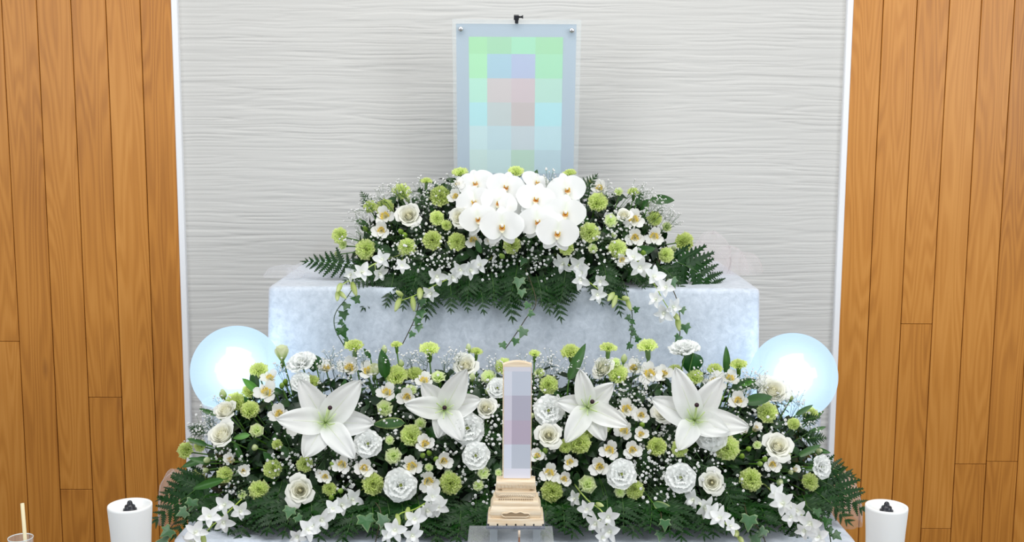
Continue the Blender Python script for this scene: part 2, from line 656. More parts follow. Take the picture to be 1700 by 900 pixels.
def globe_mat():
    """thin polished shell filled with a softly glowing haze, brightest round the bulb"""
    m, nt, p, o = new_mat('frosted_blue_globe')
    N, L = nt.nodes, nt.links
    e = N.new('ShaderNodeEmission')
    e.inputs[0].default_value = (0.54, 0.76, 0.98, 1)
    e.inputs[1].default_value = 0.58
    tr = N.new('ShaderNodeBsdfTransparent')
    tr.inputs[0].default_value = (0.30, 0.31, 0.32, 1)
    gl = N.new('ShaderNodeBsdfGlossy')
    gl.inputs['Roughness'].default_value = 0.06
    mx = N.new('ShaderNodeMixShader')
    mx.inputs[0].default_value = 0.05
    L.new(tr.outputs[0], mx.inputs[1])
    L.new(gl.outputs[0], mx.inputs[2])
    ad = N.new('ShaderNodeAddShader')
    L.new(e.outputs[0], ad.inputs[0])
    L.new(mx.outputs[0], ad.inputs[1])
    L.new(ad.outputs[0], o.inputs[0])
    tc = N.new('ShaderNodeTexCoord')
    ln = N.new('ShaderNodeVectorMath')
    ln.operation = 'LENGTH'
    L.new(tc.outputs['Object'], ln.inputs[0])
    mr = N.new('ShaderNodeMapRange')
    mr.interpolation_type = 'SMOOTHSTEP'
    mr.inputs[1].default_value = 0.0
    mr.inputs[2].default_value = 0.108
    mr.inputs[3].default_value = 13.0
    mr.inputs[4].default_value = 0.0
    L.new(ln.outputs['Value'], mr.inputs[0])
    ve = N.new('ShaderNodeEmission')
    ve.inputs[0].default_value = (0.72, 0.88, 1.0, 1)
    L.new(mr.outputs[0], ve.inputs[1])
    L.new(ve.outputs[0], o.inputs['Volume'])
    return m


M_GLOBE = globe_mat()
mb, nt_, p_, o_ = new_mat('lamp_bulb')
p_.inputs['Base Color'].default_value = (1, 1, 1, 1)
p_.inputs['Emission Color'].default_value = (0.90, 0.97, 1.0, 1)
p_.inputs['Emission Strength'].default_value = 9.0
M_BULB = mb


def globe_lamp(px, py, rpx, cut, Y, label):
    c = at(px, py, Y)
    k = mpp(c)
    R = rpx * k
    t = obj('globe_lamp', None)
    t.location = (c.x, c.y, 0)
    tag(t, label, 'lamp', 'glowing globe lamps flanking the altar')
    cz = c.z
    a0 = math.asin(-cut * k / R)
    b = MB()
    b.lathe([(0.0001, R * math.sin(a0))] + [(R * math.cos(a0 + (PI / 2 - a0) * i / 40) + (0 if i < 40 else 0.0001), R * math.sin(a0 + (PI / 2 - a0) * i / 40)) for i in range(41)], 56, cap=True)
    obj('globe', b.build('globe', M_GLOBE), t, Matrix.Translation((0, 0, cz)))
    zb = cz + R * math.sin(a0)
    rb = R * math.cos(a0)
    b = MB()
    b.lathe([(R * 0.10 * math.cos(x) + 0.0001, cz - 0.05 * R + R * 0.10 * math.sin(x)) for x in [-PI / 2 + PI * i / 14 for i in range(15)]], 24)
    obj('bulb', b.build('bulb', M_BULB), t)
    ld = bpy.data.lights.new('globe_light', 'POINT')
    ld.energy, ld.color, ld.shadow_soft_size = 1.2, (0.72, 0.88, 1.0), R * 0.5
    obj('globe_light', ld, t, Matrix.Translation((0, 0, cz)))
    b = MB()
    b.lathe([(rb * 0.9, zb - 0.012), (rb * 1.01, zb - 0.012), (rb * 1.015, zb - 0.002), (rb * 0.99, zb - 0.0005), (rb * 0.95, zb - 0.001)], 48)
    obj('collar', b.build('collar', M_ACRYL_E), t)
    b = MB()
    b.lathe([(0.001, zb - 0.0125), (rb * 0.98, zb - 0.0125), (rb * 1.02, zb - 0.02), (rb * 1.0, 0.05), (rb * 1.03, 0.02), (rb * 1.03, 0.0)], 48)
    obj('column', b.build('column', M_VELVET), t)


globe_lamp(393, 616, 75, 48, -0.695, 'glowing pale blue globe lamp behind a green-tinged lisianthus bud')
globe_lamp(1317, 625, 72, 55, -0.695, 'glowing pale blue globe lamp behind a full white rose')

# ------------------------------------------------------------------ portrait in clear acrylic, leaning forward


def sheet(b, nx, nz, col):
    pass


t = obj('portrait_frame', None)
PY = -0.235
top = at(858, 33, PY - 0.05)
bot = Vector((top.x, PY + 0.05, UP_Z + 0.055))
fw = 214 * mpp(top)
tilt = math.atan2(top.y - bot.y, top.z - bot.z)     # negative: top comes forward
fh = (top - bot).length
t.matrix_basis = Matrix.Translation(bot) @ Matrix.Rotation(-tilt, 4, 'X')
tag(t, 'clear acrylic portrait frame with a blurred pastel picture, above the orchids', 'picture frame')
s = fw / 214.0                                       # metres per photo pixel on the frame
b = MB()
b.box((-fw / 2, -0.006, 0), (fw / 2, 0.0, fh))
me = b.build('acrylic_panel', M_ACRYL, False)
me.materials.append(M_ACRYL_E)
for p in me.polygons:
    if abs(p.normal.y) < 0.5: p.material_index = 1
obj('acrylic_panel', me, t)
b = MB()
b.box((-fw / 2, 0.010, 0), (fw / 2, 0.016, fh))
me2 = b.build('back_panel', M_ACRYL, False)
me2.materials.append(M_ACRYL_E)
for p in me2.polygons:
    if abs(p.normal.y) < 0.5: p.material_index = 1
obj('back_panel', me2, t)
zt = lambda py: fh - (py - 33) * s * 1.005
xt = lambda px: (px - 858) * s
b = MB()
b.box((xt(757), 0.004, zt(330)), (xt(957.5), 0.007, zt(40)), lin((176, 193, 208)))
obj('mat_board', b.build('mat_board', M_PRINT, False), t)
PIC = [[(164, 226, 170), (160, 216, 174), (162, 226, 188), (160, 220, 170)],
       [(170, 233, 182), (166, 203, 220), (178, 190, 221), (163, 225, 184)],
       [(182, 233, 212), (209, 199, 199), (209, 191, 196), (182, 223, 207)],
       [(178, 229, 233), (196, 206, 206), (200, 187, 186), (176, 227, 233)],
       [(200, 227, 229), (190, 216, 223), (196, 208, 214), (190, 222, 229)],
       [(200, 225, 220), (196, 222, 223), (180, 212, 192), (184, 210, 219)]]
cxs = [778, 808.5, 849.5, 889.5, 931, 935.5]
czs = [61, 89, 129.5, 170, 210, 251, 292]
b = MB()
for i in range(6):
    for j in range(5):
        q = PIC[i][min(j, 3)]
        x0, x1, z0, z1 = xt(cxs[j]), xt(cxs[j + 1]), zt(czs[i + 1]), zt(czs[i])
        b.add([(x0, 0, z0), (x1, 0, z0), (x1, 0, z1), (x0, 0, z1)], [(0, 1, 2, 3)], [tuple(1.03 * x for x in lin(q))] * 4)
n = len(b.V)
obj('picture_print', b.build('picture_print', M_PRINT, False), t, Matrix.Translation((0, 0.0035, 0)))
for px, py in ((765, 48), (949.5, 49.5), (765, 330), (949.5, 330)):
    b = MB()
    b.lathe([(0.0001, -0.004), (3.2 * s, -0.0038), (4.2 * s, -0.002), (4.4 * s, 0.0), (2.5 * s, 0.0), (2.5 * s, 0.018), (4.0 * s, 0.018), (0.0001, 0.021)], 18)
    me = b.build('screw', M_STEEL)
    obj('screw', me, t, Matrix.Translation((xt(px), -0.0062, zt(py))) @ Matrix.Rotation(-PI / 2, 4, 'X'))

# stand with the black clip that grips the frame's upper edge
t2 = obj('picture_stand', None)
t2.matrix_basis = t.matrix_basis.copy()
tag(t2, 'black clip stand gripping the top edge of the portrait', 'stand')
b = MB()
b.box((-5 * s, -0.011, fh + 0.0005), (3.5 * s, 0.022, fh + 7.5 * s), bev=0.001)
cl = obj('clip', b.build('clip', M_BLACK, False), t2)
for ya, yb in ((-0.011, -0.0066), (0.0166, 0.022)):
    b = MB()
    b.box((-3.2 * s, ya, fh - 5 * s), (2.6 * s, yb, fh + 0.001), bev=0.0008)
    obj('jaw', b.build('jaw', M_BLACK, False), cl)
b = MB()
b.tube([(2 * s, 0.002, fh + 4.5 * s), (9 * s, 0.002, fh + 4.8 * s)], 1.7 * s, 8)
b.tube([(8.6 * s, 0.002, fh + 4.8 * s), (10.5 * s, 0.002, fh + 4.8 * s)], 2.8 * s, 8)
obj('screw_knob', b.build('screw_knob', M_BLACK), t2)
b = MB()
b.tube([(0, 0.024, fh + 1 * s), (0, 0.024, -0.03)], 0.004, 8)
obj('post', b.build('post', M_BLACK), t2)
b = MB()
b.box((-0.10, -0.06, -0.052), (0.10, 0.08, -0.040), bev=0.002)
o = obj('foot', b.build('foot', M_BLACK, False), t2, t2.matrix_basis.inverted() @ Matrix.Translation((top.x, PY + 0.03, UP_Z + 0.053)))
b = MB()
b.box((-0.11, -0.012, -0.010), (0.11, 0.026, -0.0005), bev=0.001)
obj('ledge', b.build('ledge', M_BLACK, False), t2)

# ------------------------------------------------------------------ wooden memorial tablet on its carved foot
TY = -1.215
tb = at(856, 862, TY)                   # bottom of the wooden foot
kt = mpp(tb)
kz = lambda py: (at(857, py, TY).z - tb.z)
t = obj('memorial_tablet', None)
t.location = tb
tag(t, 'pale wooden memorial tablet with lilac-grey face on a carved foot', 'memorial tablet')
XO = 1.5 * kt


def slab(name, w0, w1, d0, d1, y0, y1, mat=M_CREAM, parent=t, mid=None, cove=0.0):
    """tier of the foot: front width and depth at bottom and top, optional waist"""
    z0, z1 = kz(y0), kz(y1)
    R = []
    for i in range(7):
        f = i / 6
        w = (w0 + (w1 - w0) * f) * kt / 2
        d = (d0 + (d1 - d0) * f) * kt / 2
        q = cove * kt * math.sin(PI * f)
        w, d = w + q, d + q
        e = 1.2 * kt
        zz = z0 + (z1 - z0) * f
        R.append([(-w + e, -d, zz), (w - e, -d, zz), (w, -d + e, zz), (w, d - e, zz), (w - e, d, zz), (-w + e, d, zz), (-w, d - e, zz), (-w, -d + e, zz)])
    b = MB()
    b.rings(R, cap=True)
    return obj(name, b.build(name, mat, False), parent)


# foot plate with little feet cut under its edge
slab('foot_plate', 93, 90, 62, 60, 859, 851.5)
for i in range(6):
    b = MB()
    w = 6.1 * kt
    cxx = (-37 + i * 14.8) * kt
    b.box((cxx - w, -31 * kt, kz(862)), (cxx + w, 31 * kt, kz(858.8)))
    obj('foot', b.build('foot', M_CREAM, False), t)
# drum, its curved cut-out only painted on
b = MB()
zb0, zb1 = kz(851.5), kz(832)
outer, inner = [], []
N_ = 24
for i in range(N_):
    pass
prof = []
for i in range(9):
    f = i / 8
    bul = 4.0 * math.sin(PI * min(1, f * 0.9 + 0.05))
    prof.append((bul, zb0 + (zb1 - zb0) * f))
R = []
for bul, zz in prof:
    w, d = (38 + bul) * kt, (24 + bul) * kt
    R.append([(-w, -d, zz), (-24 * kt, -d, zz), (0, -d, zz), (24 * kt, -d, zz), (w, -d, zz), (w, d, zz), (-w, d, zz)])
b.rings(R, cap=True)
drum = obj('foot_drum', b.build('foot_drum', M_CREAM, False), t)
# carved opening: flat dark face paints its shade, scalloped top, framed by a raised lip
M_SHADE_BROWN = plain('shade_brown', (0.34, 0.24, 0.14), 0.8)  # darker copy of the pale wood, shade put into the colour
b = MB()
pts = []
for i in range(33):
    a = i / 32
    x = (-23 + 46 * a) * kt
    zt_ = kz(842.3) + (1.1 * math.sin(a * PI * 6 + PI / 2) + 1.2 * math.sin(PI * a)) * kt
    pts.append((x, zt_))
zl = kz(848.8)
fr = -(24 + 4.6) * kt
V, Fq = [], []
for i, (x, zz) in enumerate(pts):
    e = math.sqrt(min(1.0, min(i, 32 - i) / 4.0))
    mid = (zz + zl) / 2
    V += [(x, fr, mid + (zz - mid) * e), (x, fr, mid + (zl - mid) * e)]
for i in range(32):
    Fq.append((2 * i, 2 * i + 1, 2 * i + 3, 2 * i + 2))
n0 = len(V)
b.add(V, Fq)
obj('opening_shade', b.build('opening_shade', M_SHADE_BROWN, False), drum)
b = MB()
loop = [Vector(V[2 * i]) for i in range(33)] + [Vector(V[2 * i + 1]) for i in range(31, 0, -1)]
b.tube(loop + [loop[0]], 0.9 * kt, 6)
obj('carved_lip', b.build('carved_lip', M_CREAM), drum)
slab('step', 76, 74, 50, 48, 832, 825, cove=0.5)
slab('bead_step', 70, 69, 44, 42, 828, 820.0)
for i in range(16):
    b = MB()
    b.box((-0.9 * kt, -22.6 * kt, -1.0 * kt), (0.9 * kt, -20.5 * kt, 1.0 * kt))
    obj('bead', b.build('bead', M_SHADE_BROWN, False), t, Matrix.Translation(((-27 + i * 3.6) * kt, 0, kz(822))))
slab('petal_step', 62, 67, 36, 40, 821, 811, cove=0.5)
for i in range(15):
    a = -1 + 2 * i / 14
    b = MB()
    b.tube([((a * 15) * kt, -18.6 * kt, kz(811.5)), ((a * 31) * kt, -20.8 * kt, kz(818.5))], 0.75 * kt, 5)
    obj('carved_rib', b.build('carved_rib', M_CREAM), t)
slab('neck', 46, 46, 24, 24, 812, 806)
slab('top_roll', 60, 64, 30, 34, 807, 795.5, cove=1.2)
for i in range(9):
    b = MB()
    b.tube([((-24 + 6 * i) * kt, -16.9 * kt, kz(806)), ((-24 + 6 * i) * kt, -18.1 * kt, kz(799))], 0.45 * kt, 4)
    obj('carved_rib', b.build('carved_rib', M_CREAM), t)
# board with arched head
b = MB()
hw, dp = 23.7 * kt, 7.0 * kt
out = [(-hw, kz(796))] + [(hw, kz(796))]
arc = []
for i in range(15):
    a = i / 14
    arc.append((hw - 2 * hw * a, kz(605) + (kz(600) - kz(605)) * math.sin(PI * a)))
prof2 = [(-hw, kz(796)), (hw, kz(796))] + arc
R = [[(x, y, z) for x, z in prof2] for y in (-dp, dp)]
b.rings(R, cap=True)
bo = obj('tablet_board', b.build('tablet_board', M_CREAM, False), t, Matrix.Translation((XO, 4 * kt, 0)))
TP = [[(206, 205, 214), (206, 205, 214)], [(206, 209, 220), (188, 194, 207)], [(201, 199, 211), (172, 170, 185)],
      [(201, 189, 204), (176, 164, 181)], [(208, 213, 226), (184, 190, 202)], [(214, 215, 228), (214, 215, 228)]]
tys = [608.5, 616, 656, 697, 737, 777, 793]
txs = [836, 849, 880.2]
b = MB()
for i in range(6):
    for j in range(2):
        x0, x1 = (txs[j] - 857.7) * kt, (txs[j + 1] - 857.7) * kt
        b.add([(x0, 0, kz(tys[i + 1])), (x1, 0, kz(tys[i + 1])), (x1, 0, kz(tys[i])), (x0, 0, kz(tys[i]))], [(0, 1, 2, 3)], [tuple(1.08 * x for x in lin(TP[i][j]))] * 4)
obj('tablet_print', b.build('tablet_print', M_PRINT, False), bo, Matrix.Translation((0, -dp - 0.0006, 0)))

# smoky acrylic stand and the clear riser under it
t = obj('acrylic_stand', None)
t.location = tb
tag(t, 'smoky clear acrylic stand carrying the wooden tablet', 'stand')
b = MB()
b.box((-48 * kt, -36 * kt, -4.2 * kt), (48 * kt, 34 * kt, -0.05 * kt), bev=0.0008)
obj('stand_top', b.build('stand_top', M_SMOKE, False), t)
legz = -31.5 * kt
for sx in (-36, 34.5):
    b = MB()
    b.box(((sx - 6.3) * kt, -30 * kt, legz), ((sx + 6.3) * kt, 26 * kt, -4.25 * kt), bev=0.0006)
    obj('leg', b.build('leg', M_SMOKE_L, False), t)
RZ = tb.z + legz
b = MB()
t = obj('acrylic_riser', None)
tag(t, 'clear acrylic riser box under the tablet stand', 'riser')
rx0, rx1 = at(779, 880, -1.152).x, at(917, 880, -1.152).x
t.location = (0, 0, 0)
b.box((rx0, -1.40, RZ - 0.004), (rx1, -1.152, RZ - 0.0002), bev=0.0006)
obj('riser_top', b.build('riser_top', clear_mat('riser_acrylic', 0.30, (0.62, 0.64, 0.66), 0.05), False), t)
for x in (rx0, rx1 - 0.004):
    b = MB()
    b.box((x, -1.399, OT_Z), (x + 0.004, -1.153, RZ - 0.004))
    obj('side_panel', b.build('side_panel', M_ACRYL, False), t)

# ------------------------------------------------------------------ candles, glass with a stick, incense


def candle(px, wpx, ytop, label):
    Y = -1.36
    p = at(px, ytop, Y)
    k = mpp(p)
    r = wpx / 2 * k
    h = p.z - OT_Z
    t = obj('candle', None)
    t.location = (p.x, p.y, OT_Z)
    tag(t, label, 'candle', 'white pillar candles in front of the altar')
    b = MB()
    pr = [(0.001, 0.0), (r * 0.70, 0.0), (r * 0.72, 0.004), (r * 0.78, h * 0.35), (r * 0.90, h * 0.78), (r * 0.985, h - 0.004), (r * 0.975, h), (r * 0.93, h + 0.0006),
          (r * 0.88, h - 0.002), (r * 0.84, h - 0.007), (r * 0.6, h - 0.010), (r * 0.3, h - 0.011), (0.001, h - 0.011)]
    b.lathe(pr, 56)
    obj('wax_body', b.build('wax_body', M_WAX), t)
    b = MB()
    q = 11.0 * k
    z0 = h - 0.0108
    b.lathe([(0.001, z0), (q, z0), (q, z0 + 3.5 * k), (q * 0.8, z0 + 4.2 * k), (q * 0.78, z0 + 8 * k), (q * 0.7, z0 + 9.5 * k), (q * 0.42, z0 + 10.5 * k), (q * 0.40, z0 + 14 * k),
             (q * 0.28, z0 + 16.5 * k), (0.001, z0 + 17.5 * k)], 24)
    obj('wick_cap', b.build('wick_cap', M_BLACK), t)


candle(215.5, 73, 838, 'white pillar candle with black wick cap, near the glass with a stick')
candle(1472, 70, 840, 'white pillar candle with black wick cap, beside the spreading fern')

p = at(34, 893, -1.40)
k = mpp(p)
t = obj('drinking_glass', None)
t.location = (p.x, p.y, OT_Z)
tag(t, 'small clear drinking glass holding a pale stick', 'glass')
b = MB()
r, h = 20 * k, p.z - OT_Z
b.lathe([(0.001, 0), (r * 0.8, 0), (r * 0.82, 0.002), (r, h - 0.001), (r * 0.98, h), (r * 0.96, h - 0.001), (r * 0.78, 0.006), (0.001, 0.006)], 40)
obj('glass_body', b.build('glass_body', M_GLASS), t)
b = MB()
b.lathe([(r * 0.965, h - 0.0006), (r * 1.005, h - 0.0006), (r * 1.005, h + 0.0009), (r * 0.965, h + 0.0009), (r * 0.965, h - 0.0006)], 40)
obj('rim', b.build('rim', M_ACRYL_E), t)
p2 = at(37, 836, -1.40)
b = MB()
b.tube([(p2.x + 0.004, p2.y + 0.004, OT_Z + 0.007), (p2.x, p2.y, p2.z)], 3.0 * k, 8)
tag(obj('wooden_stick', b.build('wooden_stick', M_STICK)), 'pale wooden stick standing in the drinking glass', 'stick')
p3 = at(862, 881, -1.33)
t = obj('incense_holder', None)
t.location = (p3.x, p3.y, RZ)
tag(t, 'pale-tipped brown incense stick standing in front of the tablet', 'incense stick')
b = MB()
b.lathe([(0.0005, 0), (0.018, 0), (0.019, 0.004), (0.005, 0.008), (0.0005, 0.008)], 20)
obj('holder_base', b.build('holder_base', M_STEEL), t)
hz = p3.z - RZ
b = MB()
b.tube([(0, 0, 0.005), (0, 0, hz - 0.012)], 0.0017, 8)
obj('stick', b.build('stick', M_BROWN), t)
b = MB()
b.tube([(0, 0, hz - 0.012), (0, 0, hz)], 0.0021, 8)
obj('tip', b.build('tip', plain('pale_tip', (0.72, 0.58, 0.45), 0.6)), t)

#FLOWERS
# ------------------------------------------------------------------ petals


def petal(L, Wd, prof, e0, e1, cup=0.0, ruf=(0, 0, 0), nu=7, nv=6, serr=0.0, pw=1.0, base=0.02, colf=None, fold=0.0, tip_curl=0.0, az=0.0, z0=0.0, r0=0.0, notch=0.0):
    """one petal: base at the flower axis, running out along +X, bending from elevation e0 to e1 (degrees)"""
    us = np.linspace(0, 1, nu + 1)
    vs = np.linspace(-1, 1, nv + 1)
    ang = np.radians(e0 + (e1 - e0) * us ** pw - tip_curl * np.clip((us - 0.7) / 0.3, 0, 1) ** 2)
    du = L / nu
    r = np.concatenate([[0], np.cumsum(np.cos((ang[1:] + ang[:-1]) / 2) * du)]) + r0
    z = np.concatenate([[0], np.cumsum(np.sin((ang[1:] + ang[:-1]) / 2) * du)]) + z0
    V, C = [], []
    ca, sa = math.cos(az), math.sin(az)
    for i, u in enumerate(us):
        w = max(prof(u), base) * Wd / 2
        for j, v in enumerate(vs):
            n = cup * w * v * v + fold * w * abs(v) + ruf[0] * u ** 1.5 * (0.35 + 0.65 * abs(v)) * math.sin(ruf[1] * v + ruf[2] + 1.3 * u)
            t = 0.0
            if u > 0.8:
                t = (serr * ((-1) ** j) * (u - 0.8) / 0.2) - notch * L * max(0.0, 1 - abs(v) * 3) * (u - 0.8) / 0.2
            rr = r[i] + math.cos(ang[i]) * t - math.sin(ang[i]) * n
            zz = z[i] + math.sin(ang[i]) * t + math.cos(ang[i]) * n
            y = v * w
            V.append((rr * ca - y * sa, rr * sa + y * ca, zz))
            C.append(colf(u, v) if colf else (1, 1, 1))
    m = nv + 1
    Fc = [(i * m + j, (i + 1) * m + j, (i + 1) * m + j + 1, i * m + j + 1) for i in range(nu) for j in range(nv)]
    return V, Fc, C


def pmesh(name, mat, *a, **k):
    V, Fc, C = petal(*a, **k)
    return mesh(name, V, Fc, mat, C)


def mixc(a, b, t):
    t = min(1, max(0, t))
    return tuple(a[i] + (b[i] - a[i]) * t for i in range(3))


lance = lambda u: math.sin(PI * (0.04 + 0.96 * u) ** 0.85) ** 0.75 if 0 < u < 1 else 0.02
obov = lambda u: (math.sin(PI / 2 * min(1, u * 1.25)) ** 1.3) * (1 - 0.45 * max(0, (u - 0.75) / 0.25) ** 2)
fan = lambda u: 0.10 + 0.90 * u ** 0.9
roundp = lambda u: math.sqrt(max(0.0, 1 - (2 * (0.08 + 0.92 * u) - 1.0) ** 2)) ** 0.9
I4 = Matrix.Identity(4)
GREEN = (0.10, 0.22, 0.035)
STEMG = (0.085, 0.20, 0.03)

KIND = {}


def carnation(seed, open_=1.0, pale=0.0, n=(9, 9, 9, 8, 6), ru=0.088, fr=10.0):
    r = random.Random(seed)
    b = MB()
    a, c = (0.80, 0.98, 0.22), (0.94, 1.0, 0.54)
    if pale: a, c = (0.82, 0.98, 0.34), (0.95, 1.0, 0.72)
    lay = [(0.52, 0.46, 62, 0), (0.51, 0.44, 72, 20), (0.49, 0.42, 80, 40), (0.46, 0.38, 86, 60), (0.44, 0.32, 90, 78)]
    for li, ((L, w, e0, e1), cnt) in enumerate(zip(lay, n)):
        for i in range(cnt):
            az = 2 * PI * i / cnt + r.uniform(-0.25, 0.25) + li * 0.4
            ee = e1 + r.uniform(-9, 9) + (1 - open_) * 38
            k = r.uniform(0.92, 1.06)
            g = r.uniform(-0.04, 0.04)
            V, Fc, C = petal(L * k, w * k, fan, min(90, e0 + 5), min(92, ee), 0.0, (ru * r.uniform(0.8, 1.25), fr * r.uniform(0.8, 1.25), r.uniform(0, 6.3)), nu=5, nv=14, serr=0.012, pw=0.8, base=0.05, az=az,
                             colf=lambda u, v, g=g: mixc(a, c, u * u * 0.9 + g))
            b.add(V, Fc, C)
    parts = [('petals', b.build('carnation_petals', M_CARN), I4, [])]
    q = MB()
    q.lathe([(0.03, -0.48), (0.07, -0.44), (0.115, -0.30), (0.125, -0.05), (0.16, 0.12), (0.10, 0.10)], 10, (0.16, 0.30, 0.07))
    parts.append(('calyx', q.build('calyx', M_LEAF), I4, []))
    return parts


for i in range(4): KIND['carn%d' % i] = carnation(10 + i)
for i in range(2): KIND['half%d' % i] = carnation(20 + i, 0.75, 1.0, (6, 6, 5, 4, 3), 0.035, 4.5)


def bud(cols, elong):
    b = MB()
    V, Fc, C = [], [], []
    n = 12
    R = []
    for i in range(9):
        f = i / 8
        rr = 0.42 * math.sin(PI * (0.12 + 0.80 * f)) ** 0.8 * (1 - 0.25 * f)
        R.append([(rr * (1 + 0.07 * math.sin(3 * 2 * PI * j / n + f * 4)) * math.cos(2 * PI * j / n), rr * (1 + 0.07 * math.sin(3 * 2 * PI * j / n + f * 4)) * math.sin(2 * PI * j / n), (f - 0.5) * elong) for j in range(n)])
    V = [p for r in R for p in r]
    C = [mixc(cols[0], cols[1], i / 8) for i in range(9) for _ in range(n)]
    Fc = [(i * n + j, i * n + (j + 1) % n, (i + 1) * n + (j + 1) % n, (i + 1) * n + j) for i in range(8) for j in range(n)] + [tuple(8 * n + j for j in range(n)), tuple(reversed(range(n)))]
    b.add(V, Fc, C)
    q = MB()
    q.lathe([(0.05, -0.75 * elong), (0.16, -0.62 * elong), (0.24, -0.35 * elong), (0.27, -0.1 * elong), (0.22, -0.2 * elong)], 8, (0.13, 0.27, 0.05))
    return [('bud_petals', b.build('bud_petals', M_CARN), I4, []), ('calyx', q.build('calyx', M_LEAF), I4, [])]


KIND['bud'] = bud(((0.55, 0.72, 0.22), (0.82, 0.88, 0.58)), 1.1)
def open_bud():
    P = []
    for i in range(5):
        P.append(('petal', pmesh('bud_petal', M_CARN, 1.05, 0.80, obov, 86, 66 + 6 * (i % 3), 0.30, (0.03, 4, i), nu=7, nv=6, az=2 * PI * i / 5, z0=-0.5, r0=0.05,
                                 colf=lambda u, v: mixc((0.55, 0.74, 0.22), (0.93, 0.96, 0.72), u * 1.3)), I4, []))
    q = MB()
    q.lathe([(0.03, -0.8), (0.10, -0.62), (0.13, -0.45), (0.10, -0.40)], 8, (0.13, 0.27, 0.05))
    P.append(('calyx', q.build('calyx', M_LEAF), I4, []))
    return P


KIND['lbud'] = open_bud()
KIND['gbud'] = bud(((0.22, 0.42, 0.06), (0.45, 0.62, 0.14)), 1.25)


def sepals(col, n, L, w, e0, e1):
    b = MB()
    for i in range(n):
        b.add(*petal(L, w, lance, e0, e1, 0.2, nu=4, nv=2, az=2 * PI * i / n, z0=-0.02, colf=lambda u, v: col))
    return b.build('sepals', M_LEAF)


def rose(seed, openness=1.0, wide=1.0):
    r = random.Random(seed)
    parts = []
    heart = MB()
    n = 21
    for i in range(n):
        t = i / (n - 1)
        ph = i * 2.399 + r.uniform(-0.15, 0.15)
        Rr = (0.045 + 0.305 * t)
        H = 0.50 - 0.05 * t
        flare = (0.02 + 0.85 * t ** 2.6) * openness
        curl = 0.15 + 1.4 * t ** 2.2 * openness
        half = 1.75 - 1.05 * t
        nu, nv = 9, 9
        V, C = [], []
        for a in range(nu + 1):
            u = a / nu
            pw = math.sin(PI / 2 * min(1, 0.28 + u * 1.05)) * (1 - 0.30 * max(0, (u - 0.7) / 0.3) ** 2.0)
            for c in range(nv + 1):
                v = -1 + 2 * c / nv
                phi = ph + v * half * pw
                rad = Rr * math.sin(PI / 2 * min(1, u * 1.15 + 0.05)) ** 0.75 + flare * max(0, u - 0.5) ** 2 + 0.012 * v * t
                rad *= 1 - 0.22 * max(0.0, 1 - t / 0.55) * max(0.0, u - 0.35) / 0.65
                z = H * u * (1 - 0.06 * v * v) - curl * max(0, u - 0.72) ** 2
                pt = (0.05 * t) * max(0, 1 - abs(v) * 2) * max(0, (u - 0.8) / 0.2)
                rad += pt
                V.append((rad * math.cos(phi), rad * math.sin(phi), z))
                cc = mixc((0.90, 0.88, 0.68), (0.93, 0.93, 0.88), 0.25 + 0.75 * t)
                C.append(mixc((0.80, 0.84, 0.55), cc, u * 5))
        m = nv + 1
        Fc = [(a * m + c, a * m + c + 1, (a + 1) * m + c + 1, (a + 1) * m + c) for a in range(nu) for c in range(nv)]
        if i < 10:
            heart.add(V, Fc, C)
        else:
            parts.append(('petal', mesh('rose_petal', V, Fc, M_PETAL, C), I4, []))
    heart.lathe([(0.05, 0.26), (0.05, 0.36), (0.042, 0.42), (0.02, 0.44), (0.001, 0.445)], 10, (0.90, 0.87, 0.66))
    parts.append(('flower_heart', heart.build('rose_heart', M_PETAL), I4, []))
    parts.append(('sepals', sepals((0.10, 0.22, 0.05), 5, 0.30, 0.12, 10, 40), I4, []))
    return parts


KIND['rose0'] = rose(3, 1.0)
KIND['rose1'] = rose(4, 0.75)


def lisi(seed):
    r = random.Random(seed)
    parts = []
    wc, gc = (0.93, 0.945, 0.93), (0.60, 0.70, 0.34)
    for li, (cnt, L, w, e0, e1) in enumerate(((6, 0.54, 0.56, 55, 6), (6, 0.50, 0.52, 66, 28), (5, 0.45, 0.44, 78, 50), (4, 0.38, 0.34, 86, 70))):
        for i in range(cnt):
            az = 2 * PI * i / cnt + li * 0.5 + r.uniform(-0.15, 0.15)
            me = pmesh('lisianthus_petal', M_PETAL, L * r.uniform(0.94, 1.04), w, obov, e0, e1 + r.uniform(-7, 7), -0.12, (0.030, 9 + li, r.uniform(0, 6)), nu=8, nv=14, serr=0.007, az=az,
                       colf=lambda u, v: mixc(gc, wc, 0.25 + u * 2.0))
            parts.append(('petal', me, I4, []))
    b = MB()
    b.lathe([(0.05, 0.06), (0.055, 0.18), (0.035, 0.24), (0.06, 0.27), (0.001, 0.29)], 8, (0.35, 0.42, 0.08))
    parts.append(('pistil', b.build('pistil', M_LEAF), I4, []))
    parts.append(('sepals', sepals((0.14, 0.28, 0.07), 5, 0.35, 0.06, 20, 45), I4, []))
    return parts


KIND['lisi0'] = lisi(1)
KIND['lisi1'] = lisi(2)


